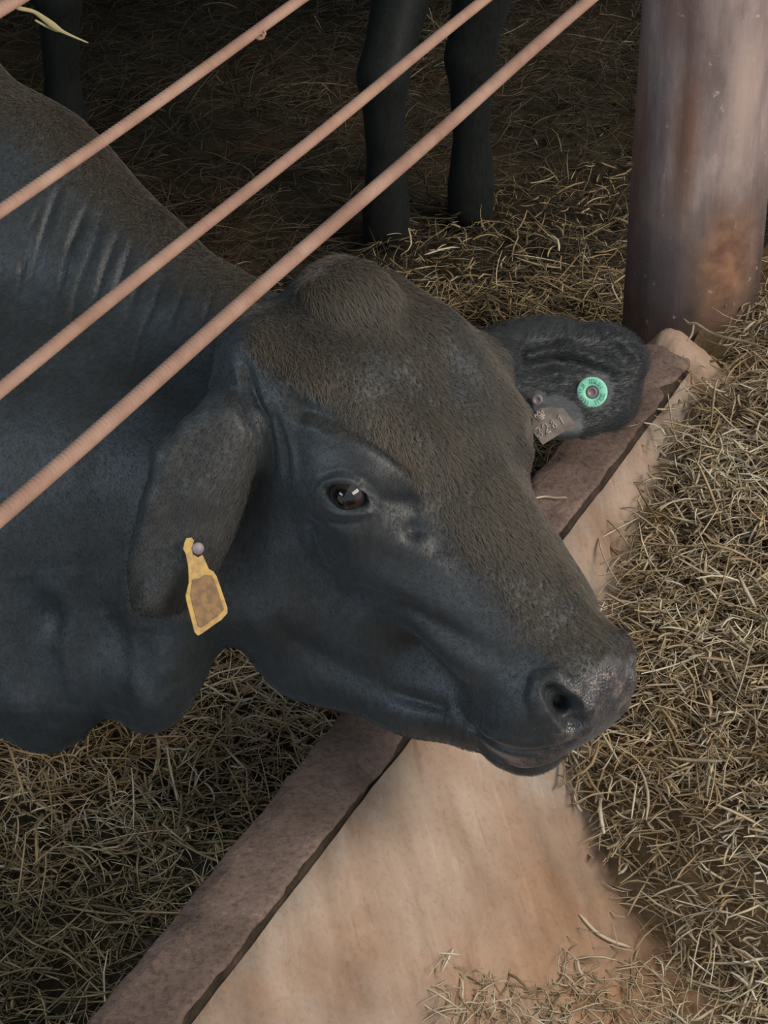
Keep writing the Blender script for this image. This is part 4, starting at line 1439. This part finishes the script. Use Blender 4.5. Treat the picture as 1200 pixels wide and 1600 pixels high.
# the worn moulded characters round the ring are unreadable in the photo: kept as worn strokes
st = []
g2 = random.Random(3)
for j in range(26):
    if j in (0, 1, 8, 9, 14, 19, 20): continue
    a_ = 2 * math.pi * j / 26
    def P2(u, v, a_=a_):
        r_ = 17.2 + v * 3.2; an = a_ + u * 0.085
        return (r_ * math.cos(an), r_ * math.sin(an))
    kind = g2.choice((0, 1, 2, 3))
    if kind == 0: st.append([P2(-1, -1), P2(-1, 1), P2(1, 1), P2(1, -1)])
    elif kind == 1: st.append([P2(0, -1), P2(0, 1)])
    elif kind == 2: st.append([P2(-1, 1), P2(-1, -1), P2(1, -1)])
    else: st.append([P2(-1, -1), P2(0, 1), P2(1, -1)])
V_, F_ = glyphs(st, (lambda x, y: c0 + (X_ * x + Y_ * y) * k_ + pg.n * 1.75 * k_, pg.n), 0.9 * k_)
mesh_obj('lettering', V_, F_, M_LETTER, gt)

# pale square tag with its number, low in the far ear
pt = Plane(862, 655, 0.010); pt.p = max((Vector(h_) for h_ in (sp.hit(x_, y_) for x_, y_ in ((866, 645), (835, 650), (850, 690), (890, 660), (880, 640), (848, 665))) if h_ is not None and (Vector(h_) - HO).dot(HL) > 0.16), key=lambda p: -(p - CAM).dot(F)) + pt.n * 0.004
M_PALE = tag_mat('dull_clear_plastic', (0.155, 0.125, 0.105), (0.25, 0.20, 0.165), 0.42, 0.6, 0.4, 60)
M_NUM, *_ = new_mat('pale_engraving', (0.42, 0.35, 0.29), 0.6, 0.3)
st_ = sheet('ear_tag', [(829, 670), (833, 650), (845, 638), (858, 636), (881, 638), (899, 663), (848, 695)], pt, 0.0022, M_PALE, None)
tag(st_, 'dull square ear tag numbered 3281 in the far ear, left of the green ring', 'ear tag')
V_, F_ = disc(pt.at(839, 625), X_, Y_, pt.n, [(8.5 * k_, -6 * k_), (9.2 * k_, -1 * k_), (8.5 * k_, 1.5 * k_), (5 * k_, 2.2 * k_), (4 * k_, 1 * k_), (0.4 * k_, 0.8 * k_)])
mesh_obj('stud', V_, F_, tag_mat('dull_pin', (0.13, 0.115, 0.115), (0.2, 0.17, 0.17), 0.4, 0.6, 0.4), st_)
neck_ = sheet('tag_neck', [(833, 630), (846, 628), (858, 640), (838, 650)], pt, 0.0018, tag_mat('dark_neck', (0.05, 0.05, 0.055), (0.09, 0.08, 0.08)), st_)
# digits run along the lower edge, from (845,690) to (897,660)
bx, by = 843, 687; ex, ey = 0.855, -0.515; ux, uy = -0.50, -0.866
DIG = {'3': [[(0, 1), (.7, 1), (.85, .8), (.6, .55), (.3, .5), (.6, .45), (.85, .22), (.6, 0), (0, 0)]],
       '2': [[(0, .8), (.2, 1), (.65, 1), (.8, .75), (.6, .45), (0, 0), (.85, 0)]],
       '8': [[(.4, .55), (.1, .75), (.4, 1), (.7, .75), (.4, .55), (.05, .25), (.4, 0), (.8, .25), (.4, .55)]],
       '1': [[(.1, .75), (.45, 1), (.45, 0)]]}
st = []
for k, ch in enumerate('3281'):
    for s_ in DIG[ch]:
        st.append([((k * 13.5 + x * 9.5), y * 15 + 2.5) for x, y in s_])
# crown-like mark above the digits
st += [[(12, 32), (12, 38), (16, 34), (19, 40), (22, 34), (26, 38), (26, 32), (12, 32)], [(12, 29), (26, 29)], [(15, 26), (23, 26)]]
fr = lambda x, y: pt.at(bx + ex * x + ux * y, by + ey * x + uy * y, 0.0014)
V_, F_ = glyphs(st, (fr, pt.n), 2.0 * k_)
o = mesh_obj('number', V_, F_, M_NUM, st_); o['label'] = 'pale engraved number 3281 under a small crown mark'

# ---------------------------------------------------------------- cattle in the background
def cow(name, feet, hip, shoulder, head_to, label, zb=1.0):
    f = Field((min(p[0] for p in feet) - 1.6, min(p[1] for p in feet) - 1.2, -0.05), (max(p[0] for p in feet) + 1.6, max(p[1] for p in feet) + 1.2, 1.75), 0.014)
    h, s = Vector(hip), Vector(shoulder)
    ax = (s - h).normalized(); sd = Vector((0, 0, 1)).cross(ax).normalized(); up = Vector((0, 0, 1))
    mid = (h + s) / 2; ln = (s - h).length
    f.ell(mid + up * -0.02, (ax, sd, up), (ln * 0.66, 0.29, 0.33), 0.1)
    f.ell(s + up * 0.0, (ax, sd, up), (0.30, 0.24, 0.33), 0.12)
    f.ell(h + up * 0.04, (ax, sd, up), (0.30, 0.26, 0.30), 0.12)
    hd = Vector(head_to)
    f.chain([(s + ax * 0.15 + up * 0.05, 0.2), ((s + hd) / 2 + up * 0.06, 0.14), (hd, 0.11)], 0.08)
    dn = (ax * 0.75 - up * 0.66).normalized()
    f.chain([(hd, 0.11), (hd + dn * 0.2, 0.085), (hd + dn * 0.38, 0.065)], 0.05)
    for e in (-1, 1): f.cone(hd + sd * e * 0.09, hd + sd * e * 0.24 - up * 0.06, 0.035, 0.02, 0.03)
    for i, ft in enumerate(feet):
        ft = Vector(ft); fr_ = i < 2
        root = (s if fr_ else h) + sd * (0.13 if i % 2 else -0.13) + up * (-0.22 if fr_ else -0.12)
        kn = ft + up * 0.33 + (root - ft) * 0.03 + (ax * 0.01 if fr_ else ax * -0.05)
        th_ = ft + (root - ft) * 0.62 + (ax * 0.0 if fr_ else ax * 0.05); th_.z = 0.60
        f.chain([(root, 0.15 if fr_ else 0.19), (th_, 0.070 if fr_ else 0.11), (kn, 0.047), (ft + up * 0.13, 0.036), (ft + up * 0.075, 0.042), (ft + up * 0.025, 0.050)], 0.03)
    f.chain([(h - ax * 0.33 + up * 0.2, 0.035), (h - ax * 0.40, 0.025), (h - ax * 0.39 - up * 0.4, 0.02), (h - ax * 0.38 - up * 0.55, 0.04)], 0.03)
    V_, Q_ = f.skin()
    o = fast_mesh(name, V_, Q_, M_DARK)
    return tag(o, label, 'cow')


A = on_z(603, 372, 0); Bf = on_z(735, 338, 0)
cow('cow', [tuple(A), tuple(Bf), (1.30, 5.25, 0), (1.02, 5.45, 0)], (1.35, 5.35, 1.05), (0.17, 4.72, 1.03), (-0.42, 4.45, 1.2),
    'black cow in the shade, its two dark legs standing beyond the crown of the bull')
Cf = on_z(105, 235, 0)
cow('cow', [tuple(Cf), (Cf.x - 0.32, Cf.y + 0.12, 0), (Cf.x - 1.25, Cf.y + 0.35, 0), (Cf.x - 1.1, Cf.y + 0.7, 0)], (Cf.x - 1.3, Cf.y + 0.55, 1.05),
    (Cf.x - 0.12, Cf.y + 0.18, 1.03), (Cf.x + 0.25, Cf.y + 0.45, 1.22), 'black cow in the shade, one dark leg showing at the top left beyond the ropes')
